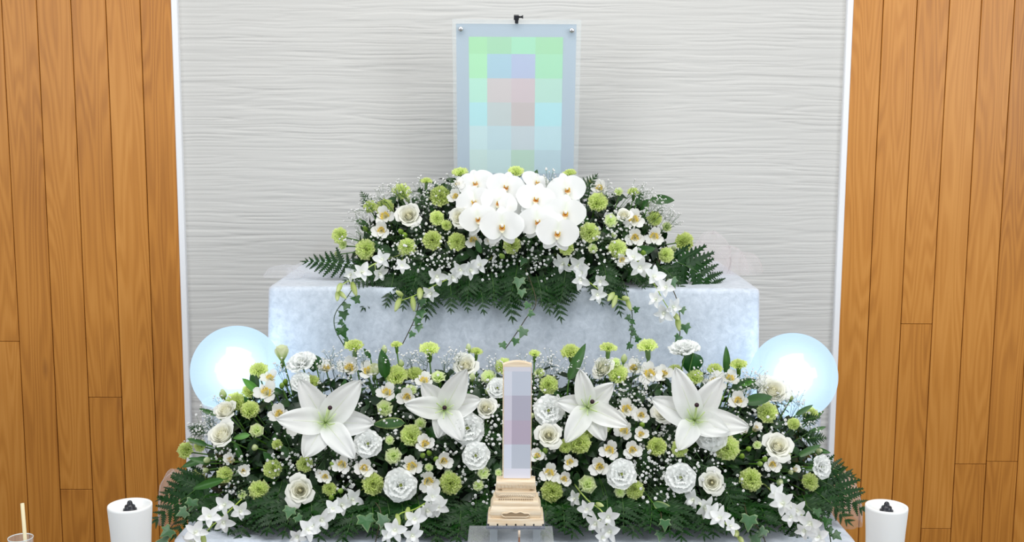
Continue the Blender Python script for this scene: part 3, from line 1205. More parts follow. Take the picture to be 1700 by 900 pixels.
def alstro(seed, e=0):
    r = random.Random(seed)
    parts = []
    wc = (0.93, 0.93, 0.90)
    for i in range(3):
        az = PI / 2 + 2 * PI * i / 3 + r.uniform(-0.12, 0.12)
        parts.append(('petal', pmesh('outer_tepal', M_PETAL, 0.56, 0.42, obov, 62 + e, 16 + e + r.uniform(-8, 8), 0.22, (0.012, 5, i), nu=7, nv=6, az=az, notch=0.06,
                                     colf=lambda u, v: mixc((0.70, 0.78, 0.52), wc, 0.1 + u * 1.8)), I4, []))
    for i in range(3):
        az = PI / 2 + PI / 3 + 2 * PI * i / 3 + r.uniform(-0.12, 0.12)
        yel = i != 1

        def cf(u, v, yel=yel):
            c = mixc((0.62, 0.60, 0.30), wc, u * 1.5)
            if yel:
                c = mixc(c, (0.95, 0.70, 0.07), max(0, 1 - abs(u - 0.50) / 0.22) * 1.2)
            return c
        me = pmesh('inner_tepal', M_PETAL, 0.50, 0.27, lance, 70 + e, 28 + e, 0.25, (0.006, 4, i), nu=9, nv=4, az=az, colf=cf)
        kids = []
        if yel:
            b = MB()
            for k in range(4):
                u0 = r.uniform(0.40, 0.74)
                P, _, _ = petal(0.50, 0.27, lance, 70 + e, 28 + e, 0.25, (0.006, 4, i), nu=20, nv=8, az=az, z0=0.004)
                ia, ib = int(u0 * 20), r.choice([2, 3, 4, 5, 6])
                p0, p1 = Vector(P[ia * 9 + ib]), Vector(P[min(20, ia + 2) * 9 + ib])
                b.tube([p0, p1], 0.0065, 4, (0.16, 0.05, 0.03))
            kids = [('streaks', b.build('streaks', M_PETAL), I4, [], 'stuff')]
        parts.append(('petal', me, I4, kids))
    b = MB()
    for k in range(6):
        a = 2 * PI * k / 6 + 0.3
        d = Vector((math.cos(a), math.sin(a), 0))
        b.tube([(0, 0, 0.08), d * 0.03 + Vector((0, 0, 0.24)), d * (0.06 + 0.02 * (k % 2)) + Vector((0, -0.03, 0.37))], 0.008, 4, (0.80, 0.78, 0.55))
        b.lathe([(0.001, 0.355), (0.018, 0.37), (0.016, 0.39), (0.001, 0.40)], 6, (0.80, 0.62, 0.20), c=tuple((d * (0.06 + 0.02 * (k % 2)) + Vector((0, -0.03, 0)))[:2]))
    parts.append(('stamens', b.build('stamens', M_PETAL), I4, []))
    return parts


KIND['alst0'] = alstro(1)
KIND['alst1'] = alstro(2, 10)
KIND['trum'] = alstro(5, 24)


def phal():
    wc = (0.95, 0.955, 0.95)
    cf = lambda u, v: mixc((0.86, 0.90, 0.76), wc, 0.3 + u * 2.5)
    P = []
    wide = lambda u: math.sin(PI * (0.10 + 0.86 * u) ** 0.80) ** 0.62
    for az in (math.radians(8), math.radians(172)):
        P.append(('petal', pmesh('wide_petal', M_PETAL, 0.50, 0.62, wide, 14, -8, 0.05, (0.008, 3, az), nu=12, nv=12, az=az, z0=0.02, colf=cf), I4, []))
    sp = lambda u: math.sin(PI * (0.06 + 0.90 * u) ** 0.9) ** 0.7
    for az, L in ((math.radians(90), 0.44), (math.radians(-55), 0.45), (math.radians(-125), 0.45)):
        P.append(('sepal', pmesh('sepal', M_PETAL, L, 0.31, sp, 4, -10, 0.08, nu=9, nv=7, az=az, z0=-0.015, colf=cf), I4, []))
    b = MB()
    for sx in (-1, 1):
        V, Fc, C = petal(0.13, 0.12, roundp, 60, 80, 0.4, nu=6, nv=5, az=math.radians(-90 + 62 * sx), z0=0.02, r0=0.02,
                         colf=lambda u, v: mixc((0.75, 0.30, 0.03), (0.90, 0.70, 0.14), u * 1.3))
        b.add(V, Fc, C)
    V, Fc, C = petal(0.17, 0.13, lance, 50, 8, 0.2, nu=8, nv=5, az=-PI / 2, z0=0.03, colf=lambda u, v: mixc((0.72, 0.24, 0.03), (0.93, 0.88, 0.66), (u - 0.35) * 2.4))
    b.add(V, Fc, C)
    P.append(('lip', b.build('lip', M_PETAL), I4, []))
    b = MB()
    b.lathe([(0.03, 0.0), (0.036, 0.05), (0.04, 0.10), (0.025, 0.13), (0.001, 0.135)], 10, (0.92, 0.92, 0.88), c=(0, 0.02))
    P.append(('column', b.build('column', M_PETAL), I4, []))
    return P


KIND['phal'] = phal()


def dendro(seed):
    r = random.Random(seed)
    wc = (0.94, 0.95, 0.95)
    P = []
    for i, (az, L, w) in enumerate(((90, 0.54, 0.27), (158, 0.54, 0.35), (22, 0.54, 0.35), (236, 0.52, 0.28), (304, 0.52, 0.28))):
        P.append(('petal', pmesh('petal', M_PETAL, L * r.uniform(0.92, 1.05), w, lance, 30, r.uniform(-18, 10), 0.25, (0.01, 3, i), nu=7, nv=4, az=math.radians(az + r.uniform(-8, 8)),
                                 colf=lambda u, v: mixc((0.80, 0.86, 0.60), wc, 0.3 + u * 3)), I4, []))
    b = MB()
    b.add(*petal(0.30, 0.24, obov, 75, 15, 0.55, (0.01, 4, 1), nu=6, nv=6, az=-PI / 2, z0=0.02, colf=lambda u, v: mixc((0.80, 0.80, 0.45), wc, u * 1.6)))
    b.lathe([(0.05, -0.30), (0.06, -0.1), (0.04, 0.0), (0.045, 0.10), (0.02, 0.16), (0.001, 0.165)], 8, (0.90, 0.93, 0.84))
    P.append(('lip', b.build('lip', M_PETAL), I4, []))
    return P


KIND['dend0'] = dendro(1)
KIND['dend1'] = dendro(2)

# ------------------------------------------------------------------ placing
b = MB()
b.tube([(0, 0, 0), (0, 0, -0.5), (0, 0, -1)], 1.0, 6, STEMG)
ME_STEM = b.build('stem', M_STEM)


def add_parts(root, parts, M=I4):
    for pt in parts:
        o = obj(pt[0], pt[1], root, M @ pt[2])
        if len(pt) > 4: o['kind'] = pt[4]
        for kid in pt[3]:
            k = obj(kid[0], kid[1], o, kid[2])
            if len(kid) > 4: k['kind'] = kid[4]


def stem_to(root, target, start=(0, 0, -0.25), r=0.0016):
    T = root.matrix_basis.inverted() @ Vector(target)
    s0 = Vector(start)
    d = T - s0
    sc_ = root.matrix_basis.to_scale()[0]
    q = (-d).to_track_quat('Z', 'Y').to_matrix().to_4x4()
    M = Matrix.Translation(s0) @ q @ Matrix.Diagonal((r / sc_, r / sc_, d.length, 1))
    return obj('stem', ME_STEM, root, M)


def core(mound, p):
    """where a stem enters the foam"""
    c = mound.c
    x = c[0] + (p.x - c[0]) * 0.86
    lim = mound.a[0] * 0.74
    x = max(c[0] - lim, min(c[0] + lim, x))
    return Vector((x, c[1] - mound.a[1] * 0.32, c[2] + mound.a[2] * 0.30))


ORIGIN_Z = {'carn': 0.22, 'half': 0.22, 'rose': 0.33, 'lisi': 0.22, 'alst': 0.22, 'trum': 0.2, 'phal': 0.0, 'bud': 0.0, 'lbud': 0.0, 'gbud': 0.0, 'dend': 0.05}
LILIES = [(540, 701), (738, 680), (976, 674), (1153, 696)]


MARK_L = [(540, 701, 'the drooping white lily'), (738, 680, 'the lily with a cupped petal'), (976, 674, 'the star-shaped lily'), (1153, 697, 'the biggest lily'), (368, 721, 'the large tilted cream rose'),
          (374, 681, 'the side-on rose below a lamp'), (498, 814, 'the pointed-petal rose above the ferns'), (773, 606, 'the round rose against the drape'), (807, 677, 'the rose touching the tablet'),
          (911, 722, 'the cream rose by the tablet'), (1000, 611, 'the rose half covered by a carnation'), (1100, 684, 'the sideways rose behind a lily'), (1182, 801, 'the spiral white rose'),
          (1292, 740, 'the full rose near the bank end'), (1284, 648, 'the rose in front of a lamp'), (500, 602, 'the lisianthus beside a lamp'), (611, 737, 'the lisianthus under a lily petal'),
          (776, 711, 'the lisianthus half under a lily'), (790, 757, 'the open-centred lisianthus'), (665, 806, 'the large ruffled lisianthus'), (911, 682, 'the lisianthus by the tablet'),
          (1136, 579, 'the tallest lisianthus'), (1180, 721, 'the lisianthus under the biggest lily'), (1130, 793, 'the slit-centred lisianthus'), (1032, 788, 'the lisianthus touching two carnations'),
          (1364, 776, 'the edge-on lisianthus'), (858, 700, 'the wooden tablet'), (858, 640, 'the wooden tablet'), (858, 830, 'the carved tablet foot'), (350, 865, 'the orchid spray at the velvet corner'),
          (535, 860, 'the orchid spray beside variegated ivy'), (690, 858, 'the orchid spray under the large lisianthus'), (1000, 868, 'the orchid spray near the tablet stand'),
          (1190, 860, 'the orchid spray under the spiral rose'), (1325, 862, 'the orchid spray under the spreading fern'), (405, 870, 'the orchid spray at the velvet corner'), (608, 868, 'the cream-edged ivy leaf'),
          (1243, 868, 'the large grey-green ivy leaf'), (1106, 850, 'the yellow-edged leaf'), (395, 610, 'the lamp behind a lisianthus bud'), (1317, 625, 'the lamp behind the white rose'), (634, 600, 'the broad leaf against the velvet'), (960, 595, 'the long pointed upright leaf'), (1206, 594, 'the narrow upright leaf')]
MARK_U = [(678, 357, 'the open cream rose'), (763, 360, 'the rose hidden by orchids'), (1036, 357, 'the narrow white rose'), (860, 275, 'the portrait'), (770, 280, 'the portrait'), (945, 280, 'the portrait'),
          (833, 376, 'the moth orchids'), (925, 387, 'the moth orchids'), (940, 320, 'the moth orchids'), (790, 320, 'the moth orchids'), (890, 340, 'the moth orchids'), (600, 455, 'the outer orchid spray'),
          (755, 455, 'the orchid spray with four buds'), (965, 455, 'the orchid spray with curled buds'), (1085, 470, 'the longest orchid spray'), (535, 436, 'the narrow fern'), (1160, 455, 'the broad fern'),
          (608, 414, 'the carnation nearest the narrow fern'), (1136, 402, 'the outermost carnation above the broad fern'), (861, 470, 'the pale ivy leaf'), (735, 325, 'the tall carnation beside the orchids'), (992, 336, 'the tall carnation beside the orchids')]


def where(mound, px, py):
    cand = [(math.hypot(px - a, py - c), a, c, t) for a, c, t in (MARK_L if mound is LOW else MARK_U)]
    cand = [q for q in cand if q[0] > 6]
    dd, a, c, t = min(cand)
    rel = 'beside' if abs(px - a) > abs(py - c) else ('above' if py < c else 'below')
    return rel + ' ' + t


def bloom(kind, px, py, d, mound, up=0.0, lift=0.0, look=(0, 0), roll=None, name='', desc='', cat='flower', wn=0.45, flat=1.0, label=None, stem=True):
    """a flower whose head of diameter d pixels is centred on the pixel; look leans it sideways / upwards"""
    p = mound.hit(px, py, lift)
    s = d * mpp(p)
    n = mound.normal(p)
    toc = (CAM - p).normalized()
    ax = n * wn + toc * 0.75 + Vector((look[0], 0, look[1]))
    if up: ax = toc * (1 - up) * 0.8 + Vector((look[0], -0.1, up * 1.2 + look[1]))
    ax = ax + Vector((rng.uniform(-1, 1), rng.uniform(-1, 1), rng.uniform(-1, 1))) * 0.10
    ax.normalize()
    M3 = frame(ax, Vector((0, 0, 1)), rng.uniform(0, 2 * PI) if roll is None else roll)
    base = next((v for k, v in ORIGIN_Z.items() if kind.startswith(k)), 0.2)
    root = obj(name, None)
    root.empty_display_size = 0.01
    root.matrix_basis = Matrix.Translation(p - ax * base * s) @ M3 @ Matrix.Scale(s, 4)
    add_parts(root, KIND[kind])
    if stem:
        stem_to(root, core(mound, p), (0, 0, -0.3 if kind.startswith(('carn', 'half', 'bud', 'gbud')) else 0.0))
    grp = None if label else desc + (', lower bank' if mound is LOW else ', upper arrangement')
    tag(root, label or (desc + ' ' + where(mound, px, py)), cat, grp)
    return root


# pixel lists: x, y, diameter, up (0..1)
C_UP = [(564, 391, 29, 0), (607, 414, 35, 0), (614, 343, 24, .3), (639, 345, 33, .2), (667, 318, 33, .4), (708, 301, 20, .9), (731, 325, 38, 0), (725, 362, 27, 0), (676, 410, 31, 0),
        (718, 399, 33, 0), (759, 401, 33, 0), (764, 287, 29, .8), (857, 285, 27, .6), (850, 407, 30, 0), (946, 288, 24, .8), (992, 336, 35, 0), (1052, 319, 22, .7), (979, 386, 34, 0),
        (1025, 414, 34, 0), (1086, 363, 27, .2), (1136, 402, 33, 0), (1106, 423, 27, 0), (940, 411, 27, 0), (741, 374, 19, 0)]
H_UP = [(1014, 367, 27, 0), (1107, 377, 20, 0), (1027, 319, 18, .4), (984, 413, 19, 0), (570, 407, 19, 0)]
B_UP = [(560, 421, 13), (950, 299, 13), (1118, 413, 14), (677, 331, 12), (1019, 390, 12)]
C_LO = [(430, 614, 31, .4), (415, 649, 26, .4), (392, 668, 36, .4), (415, 681, 33, .2), (308, 748, 29, 0), (325, 797, 33, 0), (374, 788, 30, 0), (453, 778, 33, 0), (506, 771, 28, 0),
        (430, 814, 35, 0), (518, 634, 26, .5), (588, 575, 33, .8), (547, 812, 24, 0), (619, 804, 37, 0), (658, 573, 21, .9), (713, 580, 35, .8), (791, 584, 22, .9),
        (658, 623, 37, .35), (688, 620, 28, .5), (682, 723, 38, 0), (748, 803, 38, 0), (836, 608, 29, .3), (888, 588, 22, .9), (911, 639, 34, .1), (947, 584, 33, .6),
        (1010, 578, 29, .9), (1075, 575, 36, .7), (1026, 622, 37, .4), (1121, 614, 25, .7), (1154, 626, 29, .4), (1187, 613, 27, .7), (1226, 606, 29, .7), (976, 714, 28, 0), (962, 735, 38, 0),
        (938, 741, 26, 0), (1090, 742, 34, 0), (1128, 745, 29, 0), (1207, 744, 42, 0), (917, 816, 39, 0), (1054, 813, 33, 0), (1246, 796, 39, 0), (1274, 685, 35, .2), (1318, 704, 23, .3),
        (1345, 688, 27, .3), (1345, 800, 30, 0), (460, 738, 18, 0), (332, 740, 22, 0)]
H_LO = [(426, 715, 27, 0), (403, 822, 20, 0), (728, 627, 29, .5), (811, 626, 29, .3), (639, 678, 31, 0), (698, 703, 22, .1), (647, 731, 18, 0), (653, 757, 32, 0), (803, 785, 25, 0), (794, 806, 21, 0),
        (745, 787, 18, 0), (1022, 602, 20, .4), (975, 804, 34, 0), (1029, 817, 22, 0), (1006, 708, 22, 0), (896, 620, 21, .4), (828, 785, 15, 0), (682, 648, 22, .3), (1257, 739, 17, 0), (1305, 756, 18, 0)]
B_LO = [(370, 654, 17, .6), (318, 731, 15, 0), (343, 764, 15, 0), (423, 743, 15, 0), (341, 781, 13, 0), (638, 580, 14, .9), (666, 603, 13, .8), (778, 577, 13, .9), (810, 649, 15, .2), (784, 626, 16, .5),
        (1036, 595, 15, .8), (1232, 702, 16, 0), (1295, 801, 16, 0), (1360, 750, 17, 0), (1313, 660, 12, .6), (552, 774, 12, 0), (772, 641, 12, 0), (884, 690, 13, 0), (1313, 784, 12, 0)]
CB = 'open frilly lime green carnation'
HB = 'half open pale green carnation'
BB = 'small pale green carnation bud'
for L_, mo in ((C_UP, UPP), (C_LO, LOW)):
    for i, (x, y, d, u) in enumerate(L_):
        bloom('carn%d' % (i % 4), x, y, d * 1.08, mo, u, 0.012 if not u else 0.0, name='carnation', desc=CB if d > 23 else 'small frilly lime carnation')
for L_, mo in ((H_UP, UPP), (H_LO, LOW)):
    for i, (x, y, d, u) in enumerate(L_):
        bloom('half%d' % (i % 2), x, y, d * 1.05, mo, u, 0.012, name='carnation', desc=HB)
for L_, mo in ((B_UP, UPP), (B_LO, LOW)):
    for q in L_:
        bloom('bud', q[0], q[1], q[2] * 0.95, mo, q[3] if len(q) > 3 else 0.35, 0.01, name='carnation_bud', desc=BB, cat='flower bud')

# roses
for k, x, y, d, mo, u, lk, lb in (
        ('rose1', 678, 357, 43, UPP, 0, (0, .1), 'creamy white rose beside green carnations in the upper arrangement'),
        ('rose1', 763, 360, 38, UPP, 0, (-.6, .1), 'creamy white rose half hidden behind the moth orchids'),
        ('rose1', 1036, 357, 27, UPP, 0, (-.1, .5), 'small narrow white rose beside two alstroemerias in the upper arrangement'),
        ('rose1', 368, 721, 50, LOW, 0, (-.4, .5), 'large creamy rose tilted outwards beneath a globe lamp'),
        ('rose1', 374, 681, 42, LOW, 0, (-.5, .9), 'white rose seen from the side, behind green carnations and below a globe lamp'),
        ('rose0', 498, 814, 48, LOW, 0, (0, .1), 'open white rose with pointed outer petals above the fern fringe'),
        ('rose0', 773, 606, 40, LOW, .2, (0, .2), 'round white rose rising near the tablet against the velvet drape'),
        ('rose1', 807, 677, 37, LOW, 0, (.1, .2), 'white rose between a lily and the wooden tablet'),
        ('rose0', 911, 722, 42, LOW, 0, (0, 0), 'creamy round rose below a ruffled lisianthus beside the tablet'),
        ('rose1', 1000, 611, 40, LOW, .25, (-.5, .2), 'creamy rose half covered by a green carnation above the star-shaped lily'),
        ('rose1', 1100, 684, 42, LOW, 0, (-.7, .1), 'white rose turned sideways, tucked behind a lily petal'),
        ('rose0', 1182, 801, 41, LOW, 0, (0, 0), 'neat spiral white rose surrounded by baby\'s breath, low in the bank'),
        ('rose0', 1292, 740, 48, LOW, 0, (.1, .3), 'full white rose above small freesia-like blooms at the end of the bank'),
        ('rose0', 1284, 648, 52, LOW, .2, (.1, .2), 'full white rose in front of the glowing globe lamp')):
    bloom(k, x, y, d * 1.08, mo, u, 0.07 if x in (1284, 374, 368) else 0.03, lk, name='rose', label=lb)

for x, y, d, u, lk, lb in (
        (500, 602, 54, .45, (-.2, .2), 'ruffled white lisianthus reaching up beside a globe lamp'),
        (611, 737, 50, 0, (0, 0), 'ruffled white lisianthus under the drooping petal of a lily'),
        (776, 711, 60, 0, (.1, -.1), 'ruffled white lisianthus partly covered by a lily, near the tablet'),
        (790, 757, 50, 0, (0, 0), 'ruffled white lisianthus with open centre beside the tablet, amid baby\'s breath'),
        (665, 806, 58, 0, (0, 0), 'large ruffled white lisianthus above a hanging orchid spray'),
        (826, 645, 38, .2, (0, 0), 'small ruffled white lisianthus tucked behind the wooden tablet'),
        (911, 682, 54, 0, (-.1, 0), 'ruffled white lisianthus between the tablet and the star-shaped lily'),
        (1136, 579, 56, .75, (0, 0), 'white lisianthus standing tallest above a folded dark leaf'),
        (1180, 721, 60, 0, (0, -.1), 'ruffled white lisianthus partly under the biggest lily'),
        (1130, 793, 54, 0, (0, 0), 'ruffled white lisianthus with slit centre beside the spiral rose'),
        (1032, 788, 54, 0, (0, .1), 'ruffled white lisianthus touching two green carnations below it'),
        (1364, 776, 44, 0, (.6, .1), 'white lisianthus seen edge-on above the spreading fern'),
        (498, 634, 36, .2, (-.2, 0), 'smaller white lisianthus below the one beside the globe lamp')):
    bloom('lisi%d' % (int(x) % 2), x, y, d * 1.04, LOW, u, 0.08 if x == 1364 else 0.025, lk, name='lisianthus', label=lb)

A_UP = [(639, 359, 36, 0, .1), (633, 383, 38, 0, 0), (786, 399, 30, 0, 0), (995, 313, 34, 0, .1), (1052, 365, 38, 0, 0), (1054, 395, 40, 0, 0), (1086, 393, 34, 0, 0), (757, 327, 32, -.3, .1), (762, 306, 26, -.2, .3), (980, 304, 26, 0, .3), (915, 398, 26, 0, 0), (815, 400, 26, 0, 0), (1033, 432, 24, 0, -.1)]
A_LO = [(442, 652, 42, -.1, .1), (464, 688, 42, 0, .1), (491, 706, 40, .1, 0), (580, 612, 46, 0, .2), (611, 616, 36, 0, .2), (542, 612, 34, 0, .7), (568, 772, 34, -.3, 0), (604, 778, 40, .2, 0), (642, 652, 36, 0, .2), (676, 660, 40, -.1, 0), (704, 632, 32, 0, .2),
        (706, 738, 40, 0, .5), (684, 775, 40, -.3, .1), (736, 766, 38, .3, 0), (711, 800, 38, .2, -.1), (1052, 612, 38, 0, .2), (1078, 622, 44, 0, .1), (1102, 622, 38, .1, .2), (1188, 636, 42, -.1, .2), (1225, 666, 40, .1, .1), (1040, 680, 38, 0, .1), (1064, 690, 34, .1, 0), (1020, 700, 36, 0, -.1),
        (1050, 748, 40, 0, 0), (1012, 748, 36, -.2, .1), (996, 776, 42, -.2, .1), (1036, 716, 34, -.1, .2), (1064, 722, 32, .2, .2), (912, 786, 36, 0, .1), (936, 796, 32, .2, 0), (1212, 628, 32, .2, .3), (1282, 772, 36, 0, 0), (448, 628, 32, -.1, .3), (892, 758, 32, -.2, .5), (946, 768, 28, 0, 0), (540, 792, 30, 0, -.1)]
T_LO = [(402, 782, 44, .25, -.1), (384, 764, 40, -.2, .4), (1236, 716, 36, -.2, .6), (1254, 712, 36, .2, .6), (536, 788, 34, -.5, .1), (1318, 780, 30, .4, .2)]
for L_, mo in ((A_UP, UPP), (A_LO, LOW)):
    for i, (x, y, d, lx, lz) in enumerate(L_):
        bloom('alst%d' % (i % 2), x, y, d * 1.16, mo, 0, 0.018, (lx, lz), roll=rng.uniform(-0.5, 0.5), name='alstroemeria', desc='white alstroemeria with yellow throat', wn=0.3)
for x, y, d, lx, lz in T_LO:
    bloom('trum', x, y, d, LOW, 0, 0.012, (lx * 2, lz), name='freesia', desc='white trumpet-shaped freesia bloom')

# moth orchids
for i, (x, y, d, lx, lz, ro, lf) in enumerate(((790, 306, 60, -.1, .3, .3, .02), (840, 312, 62, .1, .2, -.2, .03), (890, 305, 52, .5, .4, -.5, .03), (940, 316, 64, .15, .2, .15, .035), (789, 336, 62, -.25, .1, .25, .05),
                                           (828, 338, 58, .0, .1, -.3, .055), (890, 332, 64, .0, .1, -.25, .06), (846, 344, 48, .55, 0, -.3, .045), (794, 364, 60, -.15, 0, .2, .07), (892, 368, 64, .1, 0, .1, .08), (938, 354, 66, .15, 0, -.1, .075), (833, 376, 70, 0, -.05, 0, .09), (925, 387, 68, .1, -.1, -.1, .10))):
    bloom('phal', x, y, d * 1.08, UPP, 0, lf, (lx, lz), roll=ro, name='moth_orchid', label='white moth orchid ' + ('half hidden behind others beside pale alstroemeria', 'touching the carnation in front of the portrait', 'turned aside beside the pointed leaf under the portrait', 'at the cluster corner below the small carnation and portrait',
          'overlapping a petal of the half hidden orchid behind it', 'squeezed in the crowded middle of the cluster', 'broad and full just below the one turned aside', 'seen edge-on with its lip showing sideways', 'beside the rose hidden by orchids',
          'directly above the lowest one, with both petals overlapped', 'widest at the cluster edge facing small carnations', 'largest and frontmost above a round carnation', 'hanging lowest over a carnation and baby\'s breath')[i], wn=0.15)['group'] = 'moth orchids under the portrait'

# ------------------------------------------------------------------ lilies


def lily(px, py, lift, tips, wid, label, sty):
    p = LOW.hit(px, py, lift)
    k = mpp(p)
    toc = (CAM - p).normalized()
    M = Matrix.Translation(p) @ frame(toc, Vector((0, 0, 1)))
    root = obj('lily', None)
    root.matrix_basis = M
    wc = (0.945, 0.955, 0.94)
    pf = lambda u: math.sin(PI * (0.05 + 0.95 * u) ** 0.80) ** 0.62 if u < 1 else 0.03
    for i, (tx, ty, w, e1, curl) in enumerate(tips):
        dx, dy = (tx - px) * k * 1.09, -(ty - py) * k * 1.09
        az = math.atan2(dy, dx)
        e0 = 42
        # length that gives the wanted reach
        us = np.linspace(0, 1, 40)
        ang = np.radians(e0 + (e1 - e0) * us ** 0.8 - curl * np.clip((us - 0.7) / 0.3, 0, 1) ** 2)
        L = math.hypot(dx, dy) / max(0.35, float(np.mean(np.cos(ang))))
        me = pmesh('lily_petal', M_PETAL, L, w * k * (1.02 if i % 2 else 0.90), pf, e0, e1, 0.14, (0.0048, 8.5, i * 1.7), nu=16, nv=10, az=az, pw=0.8, fold=0.10, tip_curl=curl, z0=-0.012 - 0.004 * (i % 2),
                   colf=lambda u, v: mixc(mixc((0.45, 0.64, 0.12), wc, u * 3.2 + abs(v) * 0.6), wc, u * 1.7))
        o = obj('petal', me, root)
        b = MB()
        V = [v.co.copy() for v in me.vertices]
        b.tube([V[11 * j + 5] for j in range(0, 12)], 0.0011, 6, (0.86, 0.90, 0.74), taper=0.25)
        obj('midrib', b.build('midrib', M_PETAL), o)
    sx, sy = (sty[0] - px) * k, -(sty[1] - py) * k
    b = MB()
    tipv = Vector((sx, sy, 0.045))
    b.tube([(0, 0, -0.01), (sx * 0.3, sy * 0.25, 0.018), (sx * 0.7, sy * 0.65, 0.036), tipv], 0.0022, 7, (0.55, 0.70, 0.26))
    pst = obj('pistil', b.build('pistil', M_STEM), root)
    b = MB()
    b.lathe([(0.0003, -0.004), (0.0038, -0.003), (0.0048, 0.0), (0.004, 0.003), (0.0003, 0.004)], 9, (0.035, 0.012, 0.018))
    obj('stigma', b.build('stigma', M_STEM), pst, Matrix.Translation(tipv))
    for i in range(6):
        a = 2 * PI * i / 6 + 0.4
        b = MB()
        b.tube([(0, 0, -0.008), (0.010 * math.cos(a), 0.010 * math.sin(a), 0.012), (0.02 * math.cos(a) + sx * 0.3, 0.02 * math.sin(a) + sy * 0.3, 0.026)], 0.0011, 5, (0.60, 0.76, 0.32))
        obj('filament', b.build('filament', M_STEM), root)
    stem_to(root, core(LOW, p), (0, 0, -0.01), 0.004)
    tag(root, label, 'flower', 'white lilies')


lily(540, 701, 0.05, [(468, 694, 50, 6, 20), (503, 636, 44, 10, 10), (594, 640, 56, 12, 0), (611, 706, 46, -2, 50), (583, 757, 46, 4, 10), (508, 752, 46, 0, 20)], 1,
     'wide open white lily with drooping lower petals, farthest from the tablet below the upright lisianthus', (548, 678))
lily(738, 680, 0.05, [(678, 672, 42, 6, 12), (704, 640, 38, 16, 0), (771, 620, 48, 22, 0), (792, 666, 42, 0, 30), (764, 726, 46, 6, 10), (729, 722, 34, 0, 30)], 1,
     'white lily with a cupped upright petal, beside a round rose and the tablet', (738, 677))
lily(976, 676, 0.05, [(963, 620, 38, 8, 0), (1014, 640, 36, 12, 0), (1037, 702, 42, 4, 25), (1002, 726, 38, 4, 10), (943, 730, 42, 6, 5), (929, 668, 34, 2, 15)], 1,
     'slender star-shaped white lily with six pointed petals, next to the tablet', (983, 667))
lily(1153, 697, 0.05, [(1122, 620, 50, 10, 0), (1192, 632, 44, 12, 0), (1233, 704, 52, 6, 25), (1205, 712, 42, 30, 0), (1130, 744, 44, 4, 10), (1088, 668, 44, 4, 15)], 1,
     'biggest white lily, below the folded dark leaf and in front of a sideways rose', (1156, 673))

# ------------------------------------------------------------------ hanging orchid sprays


def spray(mound, pts, Y, flowers, buds, label, d=30):
    """pts: pixels of the stem from the foam outwards; blossoms are parts with petals as sub-parts"""
    base = mound.hit(pts[0][0], pts[0][1], -0.03)
    P = [base]
    for i, (x, y) in enumerate(pts[1:]):
        f = (i + 1) / max(1, len(pts) - 1)
        P.append(at(x, y, base.y + (Y - base.y) * min(1, f * 1.6)))
    root = obj('orchid_spray', None)
    root.location = base
    root.empty_display_size = 0.01
    # smooth the stem
    Q = []
    for i in range(len(P) - 1):
        p0, p1, p2, p3 = P[max(0, i - 1)], P[i], P[i + 1], P[min(len(P) - 1, i + 2)]
        for s_ in range(5):
            t = s_ / 5
            Q.append(0.5 * ((2 * p1) + (p2 - p0) * t + (2 * p0 - 5 * p1 + 4 * p2 - p3) * t * t + (-p0 + 3 * p1 - 3 * p2 + p3) * t ** 3))
    Q.append(P[-1])
    b = MB()
    b.tube([q - base for q in [core(mound, base)] + Q], 0.0017, 6, (0.42, 0.56, 0.12), taper=0.6)
    obj('stem', b.build('spray_stem', M_STEM), root)
    for i, q in enumerate(flowers):
        x, y = q[0], q[1]
        dd = (q[2] if len(q) > 2 else d) * 1.18
        near = min(Q, key=lambda c: (c - at(x, y, c.y)).length)
        p = at(x, y, near.y - 0.016)
        s = dd * mpp(p)
        ax = ((CAM - p).normalized() * 0.8 + Vector((rng.uniform(-.6, .6), 0, rng.uniform(-.5, .25)))).normalized()
        kd = KIND['dend%d' % (i % 2)]
        M = Matrix.Translation(p - base) @ frame(ax, Vector((0, 0, 1)), rng.uniform(-.9, .9)) @ Matrix.Scale(s, 4)
        lp = [k for k in kd if k[0] == 'lip'][0]
        bl = obj('blossom', lp[1], root, M)
        for k in kd:
            if k[0] != 'lip': obj('petal', k[1], bl, k[2])
        b = MB()
        b.tube([(0, 0, -0.3), bl.matrix_basis.inverted() @ (near - base)], 0.0009 / s, 4, (0.55, 0.66, 0.25))
        obj('pedicel', b.build('pedicel', M_STEM), bl)
    for q in buds:
        near = min(Q, key=lambda c: (c - at(q[0], q[1], c.y)).length)
        p = at(q[0], q[1], near.y - 0.006)
        s = (q[2] if len(q) > 2 else 13) * mpp(p)
        ax = (p - near)
        ax = (ax.normalized() if ax.length > 1e-4 else Vector((0, 0, -1))) + Vector((0, -0.2, -0.6))
        bd = obj('bud', KIND['obud'][0][1], root, Matrix.Translation(p - base) @ frame(ax) @ Matrix.Scale(s, 4))
        b = MB()
        b.tube([(0, 0, -0.6), bd.matrix_basis.inverted() @ (near - base)], 0.0009 / s, 4, (0.50, 0.62, 0.15))
        obj('pedicel', b.build('pedicel', M_STEM), bd)
    tag(root, label, 'flower spray', 'white orchid sprays hanging from the arrangements')


